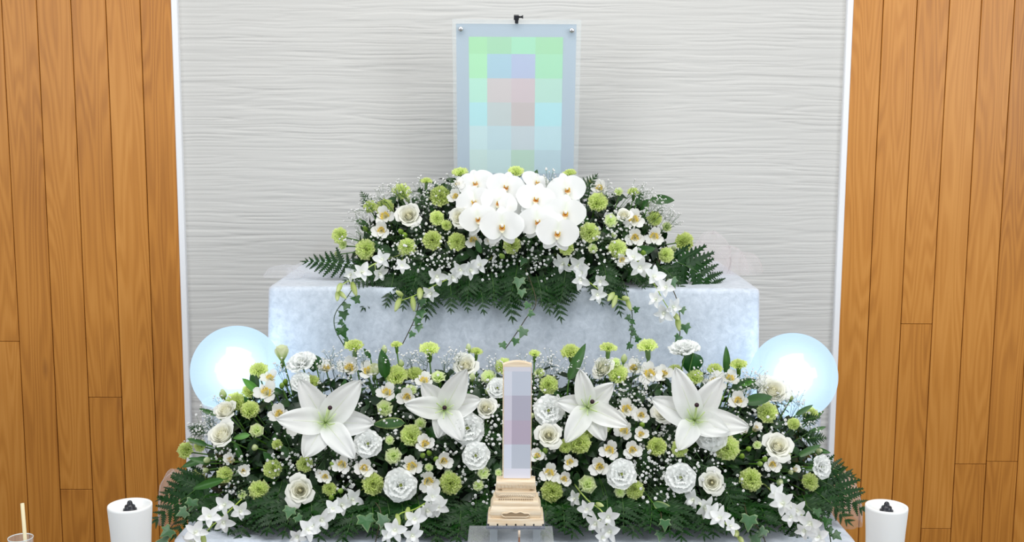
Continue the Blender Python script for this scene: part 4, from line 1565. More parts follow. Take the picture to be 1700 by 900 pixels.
KIND['obud'] = bud(((0.55, 0.66, 0.20), (0.80, 0.86, 0.48)), 1.9)
spray(UPP, [(660, 425), (622, 438), (590, 460), (567, 474), (560, 490)], -0.66, [(635, 431), (629, 453, 28), (600, 452, 32), (583, 455, 24)], [(563, 478, 12), (588, 480, 13), (560, 492, 11), (569, 490, 10)], 'white orchid spray with greenish buds at the outer end, above a dark ivy vine')
spray(UPP, [(815, 430), (780, 446), (730, 470), (690, 490), (664, 500)], -0.665, [(797, 440, 30), (780, 448, 30), (764, 447, 30), (750, 459, 28), (725, 458, 32), (716, 486, 28)], [(697, 488, 14), (663, 487, 11), (660, 506, 13), (686, 505, 13)], 'white orchid spray sweeping below the moth orchids to four pale buds, above a variegated ivy')
spray(UPP, [(668, 425), (668, 440)], -0.63, [(667, 441, 24)], [], 'single white orchid blossom in shade below a green carnation')
spray(UPP, [(925, 425), (945, 440), (980, 470), (1010, 490), (1040, 500)], -0.665, [(936, 437, 34), (962, 440, 34), (962, 464, 32), (966, 452, 26), (996, 466, 26), (991, 489, 28)], [(1014, 493, 13), (1039, 495, 11), (1044, 506, 11), (1020, 501, 12)], 'white orchid spray below the orchids ending in curled green buds, near a thin ivy vine')
spray(UPP, [(1030, 415), (1060, 435), (1085, 470), (1105, 505), (1124, 530)], -0.665, [(1052, 427, 32), (1062, 443, 34), (1085, 460, 36), (1106, 477, 30), (1090, 497, 28), (1117, 509, 28), (1102, 519, 32)], [(1123, 526, 13), (1126, 538, 13)], 'longest white orchid spray, hanging over the velvet beside the broad fern')
spray(LOW, [(415, 815), (395, 835), (370, 858), (345, 880), (325, 905)], -1.16, [(399, 849, 30), (374, 838, 34), (371, 866, 34), (347, 858, 34), (325, 884, 36), (318, 900, 30)], [(338, 897, 12)], 'white orchid spray falling over the corner of the white velvet, near a candle')
spray(LOW, [(600, 815), (572, 832), (545, 855), (510, 885), (490, 905)], -1.16, [(584, 829, 36), (566, 838, 32), (552, 845, 30), (533, 862, 36), (510, 880, 36), (520, 872, 28), (494, 890, 28)], [], 'white orchid spray falling beside variegated ivy leaves')
spray(LOW, [(740, 800), (720, 825), (690, 845), (662, 855), (655, 885)], -1.16, [(718, 826, 36), (727, 842, 32), (708, 846, 36), (688, 862, 34), (656, 880, 36), (684, 889, 32), (645, 889, 26)], [(661, 864, 12), (676, 853, 12)], 'white orchid spray below the large ruffled lisianthus')
spray(LOW, [(950, 800), (975, 830), (1000, 850), (1010, 880)], -1.16, [(975, 846, 30), (1010, 857, 34), (990, 868, 34), (1014, 882, 36), (955, 828, 26), (1000, 893, 26)], [(996, 838, 10)], 'white orchid spray falling near the tablet stand')
spray(LOW, [(1130, 815), (1160, 832), (1190, 856), (1215, 880), (1228, 898)], -1.16, [(1152, 829, 34), (1168, 841, 36), (1180, 852, 34), (1196, 860, 34), (1212, 874, 28)], [(1222, 886, 14), (1230, 896, 12)], 'white orchid spray below the spiral rose')
spray(LOW, [(1270, 805), (1295, 828), (1325, 850), (1350, 878), (1362, 900)], -1.16, [(1288, 822, 34), (1300, 836, 38), (1320, 846, 34), (1314, 858, 30), (1346, 868, 40), (1336, 880, 30), (1360, 892, 34)], [], 'white orchid spray lying over the velvet corner beneath the spreading fern')

# ------------------------------------------------------------------ ferns
PINNA = []


def pinna_mesh(seed):
    """one leaflet: a rib with slanting teeth on both sides, unit length along +X"""
    r = random.Random(seed)
    b = MB()
    n = 7
    for side in (-1, 1):
        for i in range(n):
            f = i / n
            w = 0.19 * (1 - f) ** 0.75 * (0.75 + 0.25 * min(1, f * 5)) + 0.015
            x0, x1 = f, f + 0.99 / n
            tx = x1 + 0.42 * w
            zz = 0.04 * r.uniform(-1, 1)
            V = [(x0, 0, 0), (x1, 0, 0), (tx, side * w, zz), (tx - 0.10 * (1 - f) - 0.02, side * w * 0.90, zz + 0.012)]
            c = mixc((0.006, 0.036, 0.006), (0.017, 0.070, 0.010), r.random())
            b.add(V, [(0, 1, 2, 3) if side > 0 else (3, 2, 1, 0)], [c] * 4)
    K = 5
    core_ = []
    for i in range(K + 1):
        f = i / K
        w = 0.55 * (0.19 * (1 - f) ** 0.75 * (0.75 + 0.25 * min(1, f * 5)) + 0.012)
        core_ += [(f * 1.04 + 0.03, -w, -0.003), (f * 1.04, 0, 0.006), (f * 1.04 + 0.03, w, -0.003)]
    c = (0.010, 0.048, 0.008)
    b.add(core_, [q for i in range(K) for q in ((3 * i, 3 * i + 3, 3 * i + 4, 3 * i + 1), (3 * i + 1, 3 * i + 4, 3 * i + 5, 3 * i + 2))], [c] * len(core_))
    return b.build('leaflet', M_FERN, False)


PINNA = [pinna_mesh(i) for i in range(5)]


def frond(b0, b1, width, label, group, nrm=None, arch=0.10, npairs=8, start=0.12, power=1.0):
    """fern frond from b0 to b1, leaflets are parts"""
    d = b1 - b0
    L = d.length
    mid = (b0 + b1) / 2
    nrm = nrm or ((CAM - mid).normalized() + Vector((0, 0, 0.4))).normalized()
    x = d.normalized()
    z = (nrm - x * nrm.dot(x)).normalized()
    y = z.cross(x)
    M = Matrix((x, y, z)).transposed().to_4x4()
    root = obj('fern_frond', None)
    root.matrix_basis = Matrix.Translation(b0) @ M
    cen = lambda u: Vector((u * L, 0.03 * L * math.sin(u * 3), arch * L * math.sin(PI * u)))
    b = MB()
    b.tube([cen(i / 8) for i in range(9)], 0.0013, 5, (0.06, 0.14, 0.03), taper=0.4)
    obj('stem', b.build('frond_stem', M_STEM), root)
    for i in range(npairs):
        u = start + (1 - start) * (i / npairs)
        f = (u - start) / (1 - start)
        ln = width * L * (1 - f) ** 0.85 * (0.72 + 0.28 * min(1, f * 6)) + 0.05 * L
        for sd in (-1, 1):
            a = math.radians(64 - 22 * f + rng.uniform(-5, 5)) * sd
            R = Matrix.Rotation(a, 4, 'Z') @ Matrix.Rotation(rng.uniform(-0.3, 0.3), 4, 'X') @ Matrix.Rotation(rng.uniform(-0.05, 0.28), 4, 'Y')
            k = ln * rng.uniform(0.95, 1.14)
            obj('leaflet', PINNA[rng.randrange(5)], root, Matrix.Translation(cen(u + (0.02 if sd > 0 else 0))) @ R @ Matrix.Diagonal((k, k * 1.25, k, 1)))
    obj('leaflet', PINNA[0], root, Matrix.Translation(cen(0.93)) @ Matrix.Scale(0.12 * L, 4))
    tag(root, label, 'fern', group)
    return root


def pfrond(mound, bx, by, tx, ty, Ydrop, width, label, group, **k):
    b0 = mound.hit(bx, by, -0.02)
    b1 = at(tx, ty, b0.y + Ydrop)
    if group: label = label + ' ' + where(mound, (bx + tx) / 2, (by + ty) / 2)
    return frond(b0, b1, width, label, group, **k)


g1 = 'fern fronds hanging over the upper tier'
FU = 'dark fern frond hanging over the upper velvet'
pfrond(UPP, 590, 440, 503, 434, 0.02, 0.30, 'narrow fern frond pointing out beyond the sheer tulle at the upper tier\'s edge', None, npairs=8)
pfrond(UPP, 1095, 425, 1203, 485, 0.0, 0.42, 'broad fern frond spreading over the pink-white tulle on the upper tier', None, npairs=8)
for bx, by, tx, ty, w in ((640, 440, 584, 478, .34), (640, 450, 600, 515, .30), (655, 450, 640, 510, .42), (675, 450, 668, 515, .40), (700, 450, 700, 512, .40), (720, 455, 706, 532, .36), (745, 455, 748, 520, .40), (765, 455, 776, 518, .38), (790, 455, 803, 522, .40),
                         (815, 450, 820, 510, .36), (838, 450, 850, 535, .42), (858, 455, 862, 505, .40), (880, 455, 884, 508, .36), (900, 450, 912, 522, .40), (915, 455, 931, 535, .34), (890, 455, 900, 510, .4), (945, 455, 950, 500, .42), (985, 455, 1000, 508, .38), (1010, 455, 1030, 525, .34), (1040, 445, 1070, 480, .36), (1065, 435, 1082, 500, .34), (610, 430, 570, 470, .36), (1090, 440, 1135, 480, .34),
                         (700, 430, 680, 490, .5), (780, 435, 775, 500, .5), (860, 435, 845, 500, .5), (940, 435, 930, 500, .5), (1000, 435, 1010, 490, .5)):
    pfrond(UPP, bx, by, tx, ty, -0.05, w, FU, g1)
g2 = 'fern fronds along the front of the lower bank'
FL = 'dark fern frond low in front,'
FO = 'fern frond arching out past the bank end,'
for bx, by, tx, ty, w, dy in ((352, 792, 252, 868, .40, -.06), (345, 780, 262, 830, .36, -.03), (355, 805, 284, 895, .34, -.06), (340, 720, 312, 708, .40, .0),
                              (1335, 785, 1438, 852, .42, -.06), (1335, 770, 1420, 795, .36, -.03), (1335, 805, 1412, 872, .38, -.08), (1335, 730, 1372, 728, .45, .0), (1330, 700, 1362, 694, .45, .0)):
    pfrond(LOW, bx, by, tx, ty, dy, w, FO, 'fern fronds at the ends of the lower bank')
xs_ = list(range(365, 835, 25)) + list(range(905, 1345, 25))
for i, x in enumerate(xs_):
    s_ = (x - 850) / 850.0
    pfrond(LOW, x, 826 + rng.uniform(-10, 8), x + s_ * 22 + rng.uniform(-14, 14), 892 + rng.uniform(-8, 12), -0.11, rng.uniform(.44, .56), FL, g2, npairs=7)
for i in range(26):
    x = rng.choice([rng.uniform(370, 815), rng.uniform(915, 1320)])
    pfrond(LOW, x, 800 + rng.uniform(-10, 10), x + rng.uniform(-35, 35), 852 + rng.uniform(-10, 14), -0.05, rng.uniform(.48, .6), FL, g2, npairs=7)
for bx, by, tx, ty in ((770, 640, 752, 618), (985, 640, 962, 618), (735, 340, 742, 306), (960, 330, 992, 290), (620, 350, 600, 318)):
    m_ = LOW if by > 500 else UPP
    pfrond(m_, bx, by, tx, ty, 0.02, .34, 'small upright fern tip', 'upright fern tips')

# ------------------------------------------------------------------ ivy
def ivy_mesh(c0, c1):
    """five-lobed leaf, unit length, pale margin where variegated"""
    out = [(0, 0.0), (-0.30, -0.16), (-0.50, -0.10), (-0.42, 0.14), (-0.58, 0.40), (-0.27, 0.46), (-0.16, 0.70), (0, 1.0), (0.16, 0.70), (0.27, 0.46), (0.58, 0.40), (0.42, 0.14), (0.50, -0.10), (0.30, -0.16)]
    V = [(0, 0.30, 0.03)] + [(x * 0.78, 0.30 + (y - 0.30) * 0.78, 0.01 - 0.05 * abs(x)) for x, y in out] + [(x, y, -0.03 - 0.16 * x * x) for x, y in out]
    n = len(out)
    Fc = [(0, 1 + i, 1 + (i + 1) % n) for i in range(n)] + [(1 + i, 1 + n + i, 1 + n + (i + 1) % n, 1 + (i + 1) % n) for i in range(n)]
    return mesh('ivy_leaf', V, Fc, M_LEAF, [c0] + [c0] * n + [c1] * n, False)


IVY = [ivy_mesh((0.030, 0.11, 0.022), (0.04, 0.14, 0.03)), ivy_mesh((0.075, 0.18, 0.075), (0.27, 0.38, 0.19))]


def ivy(base, pts, leaves, kind, label):
    P = [base] + pts
    root = obj('ivy_vine', None)
    root.location = base
    Q = []
    for i in range(len(P) - 1):
        p0, p1, p2, p3 = P[max(0, i - 1)], P[i], P[i + 1], P[min(len(P) - 1, i + 2)]
        for s_ in range(6):
            t = s_ / 6
            Q.append(0.5 * ((2 * p1) + (p2 - p0) * t + (2 * p0 - 5 * p1 + 4 * p2 - p3) * t * t + (-p0 + 3 * p1 - 3 * p2 + p3) * t ** 3))
    Q.append(P[-1])
    b = MB()
    b.tube([q - base for q in Q], 0.0012, 5, (0.07, 0.06, 0.03) if kind else (0.06, 0.11, 0.04))
    obj('stem', b.build('vine_stem', M_STEM), root)
    for x, y, d, rot in leaves:
        near = min(Q, key=lambda c: (c - at(x, y, c.y)).length)
        p = at(x, y, near.y - 0.008)
        s = d * 0.86 * mpp(p)
        ax = ((CAM - p).normalized() + Vector((rng.uniform(-.5, .5), 0, rng.uniform(-.1, .6)))).normalized()
        R = frame(ax, Vector((0, 0, 1)), math.radians(rot))
        lf = obj('leaf', IVY[kind], root, Matrix.Translation(p - base) @ R @ Matrix.Translation((0, -0.4 * s, 0)) @ Matrix.Scale(s, 4))
        b = MB()
        b.tube([(0, 0, 0), lf.matrix_basis.inverted() @ (near - base)], 0.0007 / s, 4, (0.10, 0.15, 0.05))
        obj('leaf_stalk', b.build('leaf_stalk', M_STEM), lf)
    tag(root, label, 'ivy')


Yv_ = -0.645
ivy(UPP.hit(600, 455, -0.02), [at(x, y, Yv_) for x, y in ((578, 491), (557, 520), (556, 545), (570, 572))], [(574, 509, 17, 150), (571, 524, 19, 190), (565, 536, 13, 120), (570, 552, 24, 200), (575, 569, 17, 130), (590, 496, 18, 80)], 0, 'dark ivy vine curving down the velvet from the outer orchid spray')
ivy(UPP.hit(705, 460, -0.02), [at(x, y, Yv_) for x, y in ((697, 497), (690, 525), (680, 548), (668, 572))], [(700, 503, 17, 170), (699, 521, 20, 200), (692, 534, 16, 160), (695, 545, 17, 190), (683, 556, 14, 150)], 1, 'pale variegated ivy vine hanging straight down the velvet')
ivy(UPP.hit(870, 440, -0.02), [at(x, y, Yv_ - 0.02) for x, y in ((890, 500), (872, 530), (856, 555), (838, 580))], [(861, 470, 24, 180), (868, 434, 20, 160), (866, 487, 18, 190), (875, 508, 15, 150), (883, 521, 15, 250), (867, 553, 22, 150), (855, 568, 16, 170), (836, 574, 16, 200)], 1, 'variegated ivy vine trailing from the centre towards the tablet top')
ivy(UPP.hit(1030, 455, -0.02), [at(x, y, Yv_) for x, y in ((1046, 505), (1050, 530), (1048, 555), (1045, 582))], [(1057, 513, 13, 300), (1042, 528, 13, 100), (1051, 535, 12, 220), (1048, 546, 13, 120), (1053, 554, 13, 240), (1060, 563, 13, 270), (1044, 575, 14, 150)], 0, 'thin dark small-leaved ivy vine hanging below curled orchid buds')
ivy(UPP.hit(1100, 450, -0.02), [at(x, y, Yv_) for x, y in ((1121, 490), (1128, 520), (1129, 548), (1127, 572))], [(1133, 516, 15, 200), (1139, 546, 20, 190), (1125, 562, 16, 140), (1118, 470, 20, 200)], 1, 'ivy vine with one large pale leaf beside the longest orchid spray')
ivy(LOW.hit(620, 830, -0.02), [at(x, y, -1.15) for x, y in ((632, 850), (628, 880), (622, 905))], [(608, 868, 34, 185), (634, 861, 26, 30), (640, 884, 20, 200)], 1, 'ivy with large cream-edged leaves between two orchid sprays')
ivy(LOW.hit(480, 830, -0.02), [at(x, y, -1.13) for x, y in ((478, 850), (480, 864))], [(480, 851, 24, 160), (497, 862, 18, 210)], 1, 'short ivy tip with grey-green leaf below the open rose')
ivy(LOW.hit(330, 835, -0.02), [at(x, y, -1.12) for x, y in ((312, 845), (290, 868), (270, 895))], [(302, 852, 22, 110), (276, 884, 26, 120), (270, 898, 26, 100), (318, 838, 24, 160), (360, 838, 24, 200)], 1, 'ivy with pale leaves at the corner of the white velvet near a candle')
ivy(LOW.hit(1310, 815, -0.02), [at(x, y, -1.15) for x, y in ((1345, 845), (1372, 872), (1380, 905))], [(1358, 852, 18, 180), (1372, 868, 20, 160), (1390, 890, 20, 230), (1378, 882, 16, 200)], 0, 'ivy vine running over the velvet corner beneath the spreading fern')
ivy(LOW.hit(1235, 830, -0.02), [at(x, y, -1.13) for x, y in ((1242, 860), (1262, 880), (1272, 905))], [(1243, 868, 32, 180), (1265, 884, 20, 150), (1257, 896, 26, 210)], 1, 'ivy with a large grey-green leaf below the spiral rose')
ivy(LOW.hit(1095, 835, -0.02), [at(x, y, -1.13) for x, y in ((1098, 860), (1100, 885))], [(1104, 872, 22, 180), (1096, 890, 20, 160)], 1, 'short pale ivy tip between ferns midway along the lower bank')

# ------------------------------------------------------------------ broad leaves


def leaf_mesh(name, wid, e0, e1, cup, col, fold=0.25, edge=None):
    def cf(u, v):
        c = mixc(col, tuple(x * 1.5 for x in col), 0.6 * (1 - abs(v)) ** 4)
        return edge if edge and abs(v) > 0.95 else c
    V, Fc, C = petal(1.0, wid, lance, e0, e1, cup, (0.012, 4, 0.5), nu=9, nv=6, fold=fold, colf=cf)
    return mesh(name, V, Fc, M_LEAF, C)


LEAF = {'broad': leaf_mesh('broad_leaf', 0.42, 5, -15, -0.1, (0.026, 0.095, 0.016)), 'lance': leaf_mesh('lance_leaf', 0.26, 5, -10, 0.1, (0.035, 0.125, 0.016)),
        'fat': leaf_mesh('folded_leaf', 0.85, 10, -40, -0.35, (0.028, 0.11, 0.030), 0.0), 'edged': leaf_mesh('edged_leaf', 0.36, 5, -15, -0.1, (0.035, 0.12, 0.02), 0.2, (0.35, 0.45, 0.12)),
        'bright': leaf_mesh('bright_leaf', 0.36, 5, -10, 0.0, (0.075, 0.26, 0.02))}


def leaf(kind, mound, bx, by, tx, ty, lift, label, group=None, dy=0.0):
    b0 = mound.hit(bx, by, lift)
    b1 = at(tx, ty, b0.y + dy)
    d = b1 - b0
    x = d.normalized()
    nrm = (CAM - b0).normalized() + Vector((rng.uniform(-.3, .3), 0, 0.2))
    z = (nrm - x * nrm.dot(x)).normalized()
    M = Matrix((x, z.cross(x), z)).transposed().to_4x4()
    root = obj('leaf_stalk', None)
    root.name = 'foliage_leaf'
    root.matrix_basis = Matrix.Translation(b0) @ M @ Matrix.Scale(d.length, 4)
    obj('blade', LEAF[kind], root)
    stem_to(root, core(mound, b0), (0, 0, 0), 0.0014)
    tag(root, label, 'leaf', group)


leaf('lance', LOW, 944, 632, 972, 570, 0.01, 'long pointed green leaf standing up behind the star-shaped lily')
leaf('lance', LOW, 1205, 622, 1206, 574, 0.01, 'narrow folded green leaf pointing straight up beside a green carnation')
leaf('fat', LOW, 1151, 586, 1151, 628, 0.0, 'broad folded dark leaf under the tallest lisianthus')
leaf('broad', LOW, 640, 628, 634, 580, 0.0, 'broad pointed leaf standing against the velvet beside carnation buds')
leaf('bright', LOW, 1232, 640, 1256, 632, 0.0, 'bright green leaf stub lit by the globe lamp')
leaf('broad', LOW, 1236, 668, 1284, 658, 0.02, 'dark pointed leaf in front of the white rose by the globe lamp')
leaf('bright', LOW, 430, 652, 402, 628, 0.0, 'small bright leaf tip in front of the globe lamp')
leaf('edged', LOW, 1084, 835, 1128, 857, 0.03, 'yellow-edged leaf among baby\'s breath, low in the bank')
leaf('edged', LOW, 672, 702, 618, 704, 0.0, 'pale-edged leaf below a half open carnation')
leaf('fat', LOW, 520, 588, 518, 622, 0.0, 'dark rounded leaf beside the upright lisianthus')
leaf('bright', LOW, 415, 722, 386, 728, 0.02, 'short green leaf between the tilted rose and a half open carnation')
leaf('lance', LOW, 372, 796, 318, 812, 0.03, 'long dark leaf crossing a green carnation at the end of the bank')
leaf('broad', LOW, 615, 595, 604, 578, 0.0, 'small dark leaf beside a carnation on the velvet')
leaf('broad', UPP, 884, 306, 892, 281, 0.0, 'dark pointed leaf at the foot of the portrait')
leaf('broad', UPP, 1056, 340, 1068, 318, 0.0, 'dark leaf beside a small carnation in the upper arrangement')
leaf('broad', UPP, 610, 372, 590, 366, 0.0, 'dark leaf at the end of the upper arrangement')
leaf('broad', UPP, 798, 420, 790, 398, 0.02, 'dark leaf below the moth orchids')
i_ = 0
for mo, n_, x0, x1, y0, y1 in ((LOW, 64, 380, 1330, 640, 830), (UPP, 26, 600, 1110, 330, 440)):
    for i in range(n_):
        x, y = rng.uniform(x0, x1), rng.uniform(y0, y1)
        a = rng.uniform(0, 2 * PI)
        ln = rng.uniform(26, 46)
        leaf(rng.choice(['broad', 'lance', 'broad', 'broad']), mo, x, y, x + ln * math.cos(a), y + ln * math.sin(a), -0.032, 'dark leaf half hidden among blooms ' + where(mo, x, y), 'leaves among the blooms', dy=rng.uniform(-.012, .012))

for x, y, tx, ty in ((345, 760, 300, 776), (350, 770, 312, 760), (345, 740, 310, 728), (350, 800, 300, 820), (360, 690, 330, 678), (1345, 745, 1380, 752), (1340, 720, 1372, 708), (1335, 780, 1378, 772), (1345, 700, 1368, 682), (1320, 690, 1350, 672), (365, 820, 320, 842), (1335, 815, 1375, 838)):
    leaf('lance', LOW, x, y, tx, ty, -0.01, 'dark leaf spreading out at the bank end ' + where(LOW, tx, ty), 'leaves at the ends of the lower bank')
# bright green bud clusters of the alstroemerias
for x, y, mo in ((896, 752, LOW), (712, 752, LOW), (724, 762, LOW), (702, 756, LOW), (1243, 745, LOW), (1262, 770, LOW), (1270, 762, LOW), (1232, 757, LOW), (552, 770, LOW), (550, 826, LOW), (1066, 705, LOW), (598, 368, UPP), (606, 380, UPP), (665, 384, UPP), (672, 390, UPP), (833, 425, UPP), (1068, 420, UPP), (905, 748, LOW), (888, 762, LOW), (565, 815, LOW), (1192, 668, LOW), (1197, 660, LOW), (468, 640, LOW), (474, 634, LOW)):
    bloom('gbud', x, y, 12, mo, 0, 0.015, (rng.uniform(-.5, .5), rng.uniform(0, .6)), name='green_bud', desc='tiny bright green flower bud', cat='flower bud')
bloom('lbud', 622, 618, 26, LOW, .6, 0.01, name='lisianthus_bud', label='pale lisianthus bud opening beside alstroemerias against the velvet', cat='flower bud')
bloom('half1', 712, 776, 17, LOW, 0, 0.02, name='lisianthus_bud', label='small white bud opening above the large ruffled lisianthus')
bloom('lbud', 468, 590, 30, LOW, .8, 0.0, name='lisianthus_bud', label='pale green lisianthus bud standing in front of the globe lamp', cat='flower bud')

# ------------------------------------------------------------------ baby's breath


def gyp(seed, n, spread, height):
    r = random.Random(seed)
    st, bl = MB(), MB()
    forks = [Vector((r.uniform(-.4, .4) * spread, r.uniform(-.4, .4) * spread, height * r.uniform(0.45, 0.65))) for _ in range(4)]
    for f in forks:
        st.tube([(0, 0, -0.02), f * 0.5, f], 0.0006, 3, (0.08, 0.15, 0.06))
    for i in range(n):
        f = forks[i % 4]
        a, q = r.uniform(0, 2 * PI), spread * math.sqrt(r.random())
        t = Vector((q * math.cos(a), q * math.sin(a), height * r.uniform(0.70, 1.08)))
        st.tube([f, (f + t) / 2 + Vector((0, 0, 0.004)), t], 0.00035, 3, (0.09, 0.17, 0.07))
        d = r.uniform(0.0024, 0.0038) if r.random() > 0.3 else r.uniform(0.0014, 0.0021)
        ax = Vector((r.uniform(-.6, .6), r.uniform(-.6, .6), 1)).normalized()
        R3 = frame(ax).to_3x3()
        pr = [(0.15, -0.8), (0.8, -0.25), (1.0, 0.30), (0.72, 0.52), (0.34, 0.34), (0.02, 0.30)]
        k = 8
        V = [t + R3 @ Vector((rr * math.cos(2 * PI * j / k), rr * math.sin(2 * PI * j / k), z)) * d for rr, z in pr for j in range(k)]
        C = [(c,) * 3 if c > 0.7 else (0.55, 0.58, 0.42) for c in (0.6, 0.90, 0.93, 0.93, 0.80, 0.5) for _ in range(k)]
        Fc = [(u * k + j, u * k + (j + 1) % k, (u + 1) * k + (j + 1) % k, (u + 1) * k + j) for u in range(5) for j in range(k)]
        bl.add(V, Fc, C)
    return st.build('sprig_stems', M_STEM), bl.build('tiny_blossoms', M_PETAL)


GYP = [gyp(i, 17, 0.038, 0.075) for i in range(6)]
GYT = [gyp(20 + i, 22, 0.036, 0.095) for i in range(4)]


def sprig(p, ax, pair, label, group, s=1.0):
    root = obj('babys_breath_sprig', None)
    root.matrix_basis = Matrix.Translation(p) @ frame(ax, Vector((0, 0, 1)), rng.uniform(0, 2 * PI)) @ Matrix.Scale(s, 4)
    tag(obj('stems', pair[0], root), kind='stuff')
    tag(obj('tiny_blossoms', pair[1], root), kind='stuff')
    tag(root, label, 'flower', group)


GB = 'sprig of tiny white baby\'s breath '


def sprigs(mound, n, x0, x1, y0, y1, label):
    for i in range(n):
        x, y = rng.uniform(x0, x1), rng.uniform(y0, y1)
        p = mound.hit(x, y)
        nn = mound.normal(p)
        if mound.f(p) > 1.25: continue
        sprig(p - nn * 0.064, (nn + (CAM - p).normalized() * 0.5).normalized(), GYP[rng.randrange(6)], GB + where(mound, x, y), label)


sprigs(LOW, 66, 345, 1370, 610, 835, 'sprig of tiny white baby\'s breath between the blooms of the lower bank')
for x, y in ((540, 745), (480, 745), (470, 770), (830, 720), (820, 750), (810, 720), (835, 690), (900, 690), (1060, 650), (1045, 640), (1090, 790), (1080, 830), (1110, 775), (1160, 770), (1140, 760), (1180, 770), (1060, 770), (1210, 815), (1080, 650), (460, 780), (530, 760), (740, 735), (770, 740), (640, 700), (600, 690), (1300, 790), (1090, 815), (1120, 825), (345, 700), (330, 715)):
    p = LOW.hit(x, y)
    sprig(p - LOW.normal(p) * 0.05, (LOW.normal(p) + (CAM - p).normalized() * 0.6).normalized(), GYP[rng.randrange(6)], GB + where(LOW, x, y), 'sprig of tiny white baby\'s breath between the blooms of the lower bank')
sprigs(UPP, 38, 600, 1110, 320, 445, 'sprig of tiny white baby\'s breath between the blooms of the upper arrangement')
for x, y in ((640, 420), (660, 430), (700, 425), (740, 425), (690, 395), (900, 420), (960, 420), (1000, 400), (1010, 440), (1040, 380), (1000, 380), (880, 430), (730, 440)):
    p = UPP.hit(x, y)
    sprig(p - UPP.normal(p) * 0.05, (UPP.normal(p) + (CAM - p).normalized() * 0.6).normalized(), GYP[rng.randrange(6)], GB + where(UPP, x, y), 'sprig of tiny white baby\'s breath between the blooms of the upper arrangement')
lt = 'airy sprig of baby\'s breath rising into the open above the lower bank'
for x, y in ((530, 600), (560, 598), (600, 585), (640, 590), (680, 590), (745, 595), (760, 585), (820, 600), (900, 600), (925, 605), (965, 605), (910, 592), (1060, 600), (1190, 622), (1240, 625), (1170, 612), (370, 662), (350, 690), (345, 700), (1320, 655), (1300, 660), (470, 605), (1265, 628), (1345, 705), (700, 588), (550, 585), (870, 596), (1000, 600), (335, 712), (1250, 618)):
    p = LOW.hit(x, y + 45)
    p = Vector((p.x, min(p.y + 0.04, -0.80), p.z))
    q = at(x, y, p.y - 0.02)
    d = q - p
    sprig(p, d.normalized() + Vector((0, -0.15, 0)), GYT[rng.randrange(4)], 'airy rising sprig of baby\'s breath ' + where(LOW, x, y), lt, max(0.6, min(1.2, d.length / 0.085)))
lt = 'airy sprig of baby\'s breath rising into the open above the upper arrangement'
for x, y in ((600, 345), (590, 365), (585, 390), (625, 325), (648, 320), (690, 312), (1075, 320), (1060, 315), (1105, 345), (1120, 360), (1090, 335), (1010, 312), (740, 305), (920, 298), (720, 312), (655, 312)):
    p = UPP.hit(x + (35 if x < 850 else -35), y + 40)
    p = Vector((p.x, min(p.y + 0.03, -0.42), p.z))
    q = at(x, y, p.y - 0.01)
    d = q - p
    sprig(p, d.normalized(), GYT[rng.randrange(4)], 'airy rising sprig of baby\'s breath ' + where(UPP, x, y), lt, max(0.6, min(1.15, d.length / 0.085)))

# ------------------------------------------------------------------ foam and dense filling foliage
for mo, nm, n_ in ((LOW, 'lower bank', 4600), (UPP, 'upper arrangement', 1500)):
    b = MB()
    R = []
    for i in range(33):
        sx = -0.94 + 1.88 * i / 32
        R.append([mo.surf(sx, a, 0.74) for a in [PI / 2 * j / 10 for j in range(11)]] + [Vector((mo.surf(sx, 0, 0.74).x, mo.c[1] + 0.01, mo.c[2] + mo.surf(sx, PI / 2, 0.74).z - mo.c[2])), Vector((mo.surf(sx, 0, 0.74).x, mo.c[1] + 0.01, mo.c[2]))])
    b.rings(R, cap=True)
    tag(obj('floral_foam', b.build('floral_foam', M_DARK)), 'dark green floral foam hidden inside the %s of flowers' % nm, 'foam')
    b = MB()
    r = random.Random(5)
    V0, F0, _ = petal(1.0, 0.42, lance, 15, -25, 0.0, nu=3, nv=2, fold=0.2)
    for i in range(n_):
        p = mo.surf(r.uniform(-0.97, 0.97) if i % 3 else r.choice((-1, 1)) * r.uniform(0.78, 0.985), r.uniform(0.0, 1.0) ** 0.9 * PI / 2, r.uniform(0.74, 0.95))
        p.z = max(p.z, mo.c[2] + 0.03)
        n = mo.normal(p)
        ax = (n + Vector((r.uniform(-1, 1), r.uniform(-1, 1), r.uniform(-1, 1))) * 0.8).normalized()
        M = frame(ax, Vector((0, 0, 1)), r.uniform(0, 2 * PI)).to_3x3()
        s = r.uniform(0.022, 0.048)
        c = mixc((0.006, 0.024, 0.007), (0.020, 0.066, 0.014), r.random())
        b.add([p + M @ (Vector(v) * s) for v in V0], F0, [c] * len(V0))
    tag(obj('filling_foliage', b.build('filling_foliage', M_LEAF)), 'dense dark green foliage filling the %s between the flowers' % nm, 'foliage', kind='stuff')

# ------------------------------------------------------------------ tulle


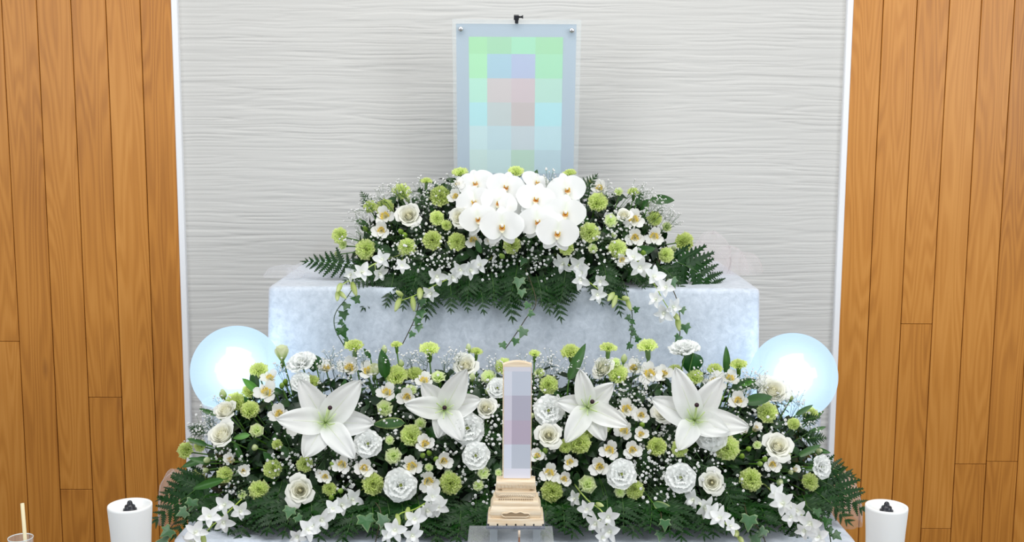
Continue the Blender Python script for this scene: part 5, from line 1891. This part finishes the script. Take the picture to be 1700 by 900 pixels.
def tulle(name, Y, lobes, mat, label, seed, depth=0.07):
    """gathered gauze: overlapping wrinkled domes, each given by its pixel box"""
    r = random.Random(seed)
    c0 = at(lobes[0][0], lobes[0][3], Y)
    root = obj(name, None)
    root.location = c0
    for i, (x0, x1, y0, y1) in enumerate(lobes):
        c = at((x0 + x1) / 2, y1, Y + r.uniform(-0.03, 0.03))
        k = mpp(c)
        hw, hh = (x1 - x0) / 2 * k, (y1 - y0) * k
        nu, nv = 16, 44
        ph = [r.uniform(0, 6) for _ in range(5)]
        V = []
        for a in range(nu + 1):
            u = a / nu
            for q in range(nv + 1):
                th = 2 * PI * q / nv
                el = PI / 2 * u
                wr = 1 + (0.07 * math.sin(4 * th + ph[0] + 2 * u) + 0.05 * math.sin(9 * th + ph[1]) + 0.03 * math.sin(15 * th + ph[2] + 5 * u)) * math.cos(el) ** 0.6 + 0.05 * math.sin(6 * u + ph[3])
                V.append((hw * math.cos(th) * math.cos(el) ** 0.75 * wr, depth * math.sin(th) * math.cos(el) ** 0.75 * wr, hh * math.sin(el) * (1 + 0.05 * math.sin(3 * th + ph[4]))))
        m = nv + 1
        b = MB()
        b.add([Vector(v) + c - c0 for v in V], [(a * m + q, a * m + q + 1, (a + 1) * m + q + 1, (a + 1) * m + q) for a in range(nu) for q in range(nv)])
        fo = obj('fold', b.build('fold', mat), root)
        b = MB()
        for w in range(3):
            th0 = r.uniform(-PI, 0)
            pts = []
            for a in range(0, nu - 1):
                q = int((th0 + 0.5 * math.sin(a * 0.3 + w)) / (2 * PI) * nv) % nv
                pts.append(Vector(V[a * m + q]) * 1.003 + c - c0)
            b.tube(pts, 0.0008, 4)
        tag(obj('crease', b.build('crease', mat), fo), kind='stuff')
    return tag(root, label, 'tulle')


def base_y(px, Y, Z):
    """pixel row where height Z at depth Y appears"""
    lo, hi = 0, 1200
    for _ in range(40):
        m = (lo + hi) / 2
        if at(px, m, Y).z > Z: lo = m
        else: hi = m
    return lo


by = base_y(498, -0.40, UP_Z + 0.001)
tulle('tulle_bundle', -0.40, [(440, 510, by - 16, by), (480, 560, by - 22, by), (535, 590, by - 14, by)], M_TULLE, 'sheer white tulle lying along the upper tier beside the narrow fern', 1)
by = base_y(1195, -0.30, UP_Z + 0.001)
tulle('tulle_bundle', -0.30, [(1148, 1215, by - 66, by), (1180, 1240, by - 42, by), (1205, 1264, by - 32, by), (1140, 1180, by - 50, by)], M_TULLE_P, 'pinkish white tulle puffed up on the upper tier behind the broad fern', 2)
by = base_y(306, -0.90, TIER_Z + 0.001)
tulle('tulle_bundle', -0.90, [(262, 322, 780, by + 30), (290, 345, 792, by + 10)], M_TULLE_P, 'pinkish tulle puff behind the ferns, above the candle near the glass', 3, 0.05)
by = base_y(1388, -0.88, TIER_Z + 0.001)
tulle('tulle_bundle', -0.88, [(1352, 1410, 770, by + 14), (1376, 1427, 788, by + 34)], M_TULLE_P, 'pinkish tulle puff behind the spreading fern on the lower tier', 4, 0.05)
bpy.context.view_layer.update()
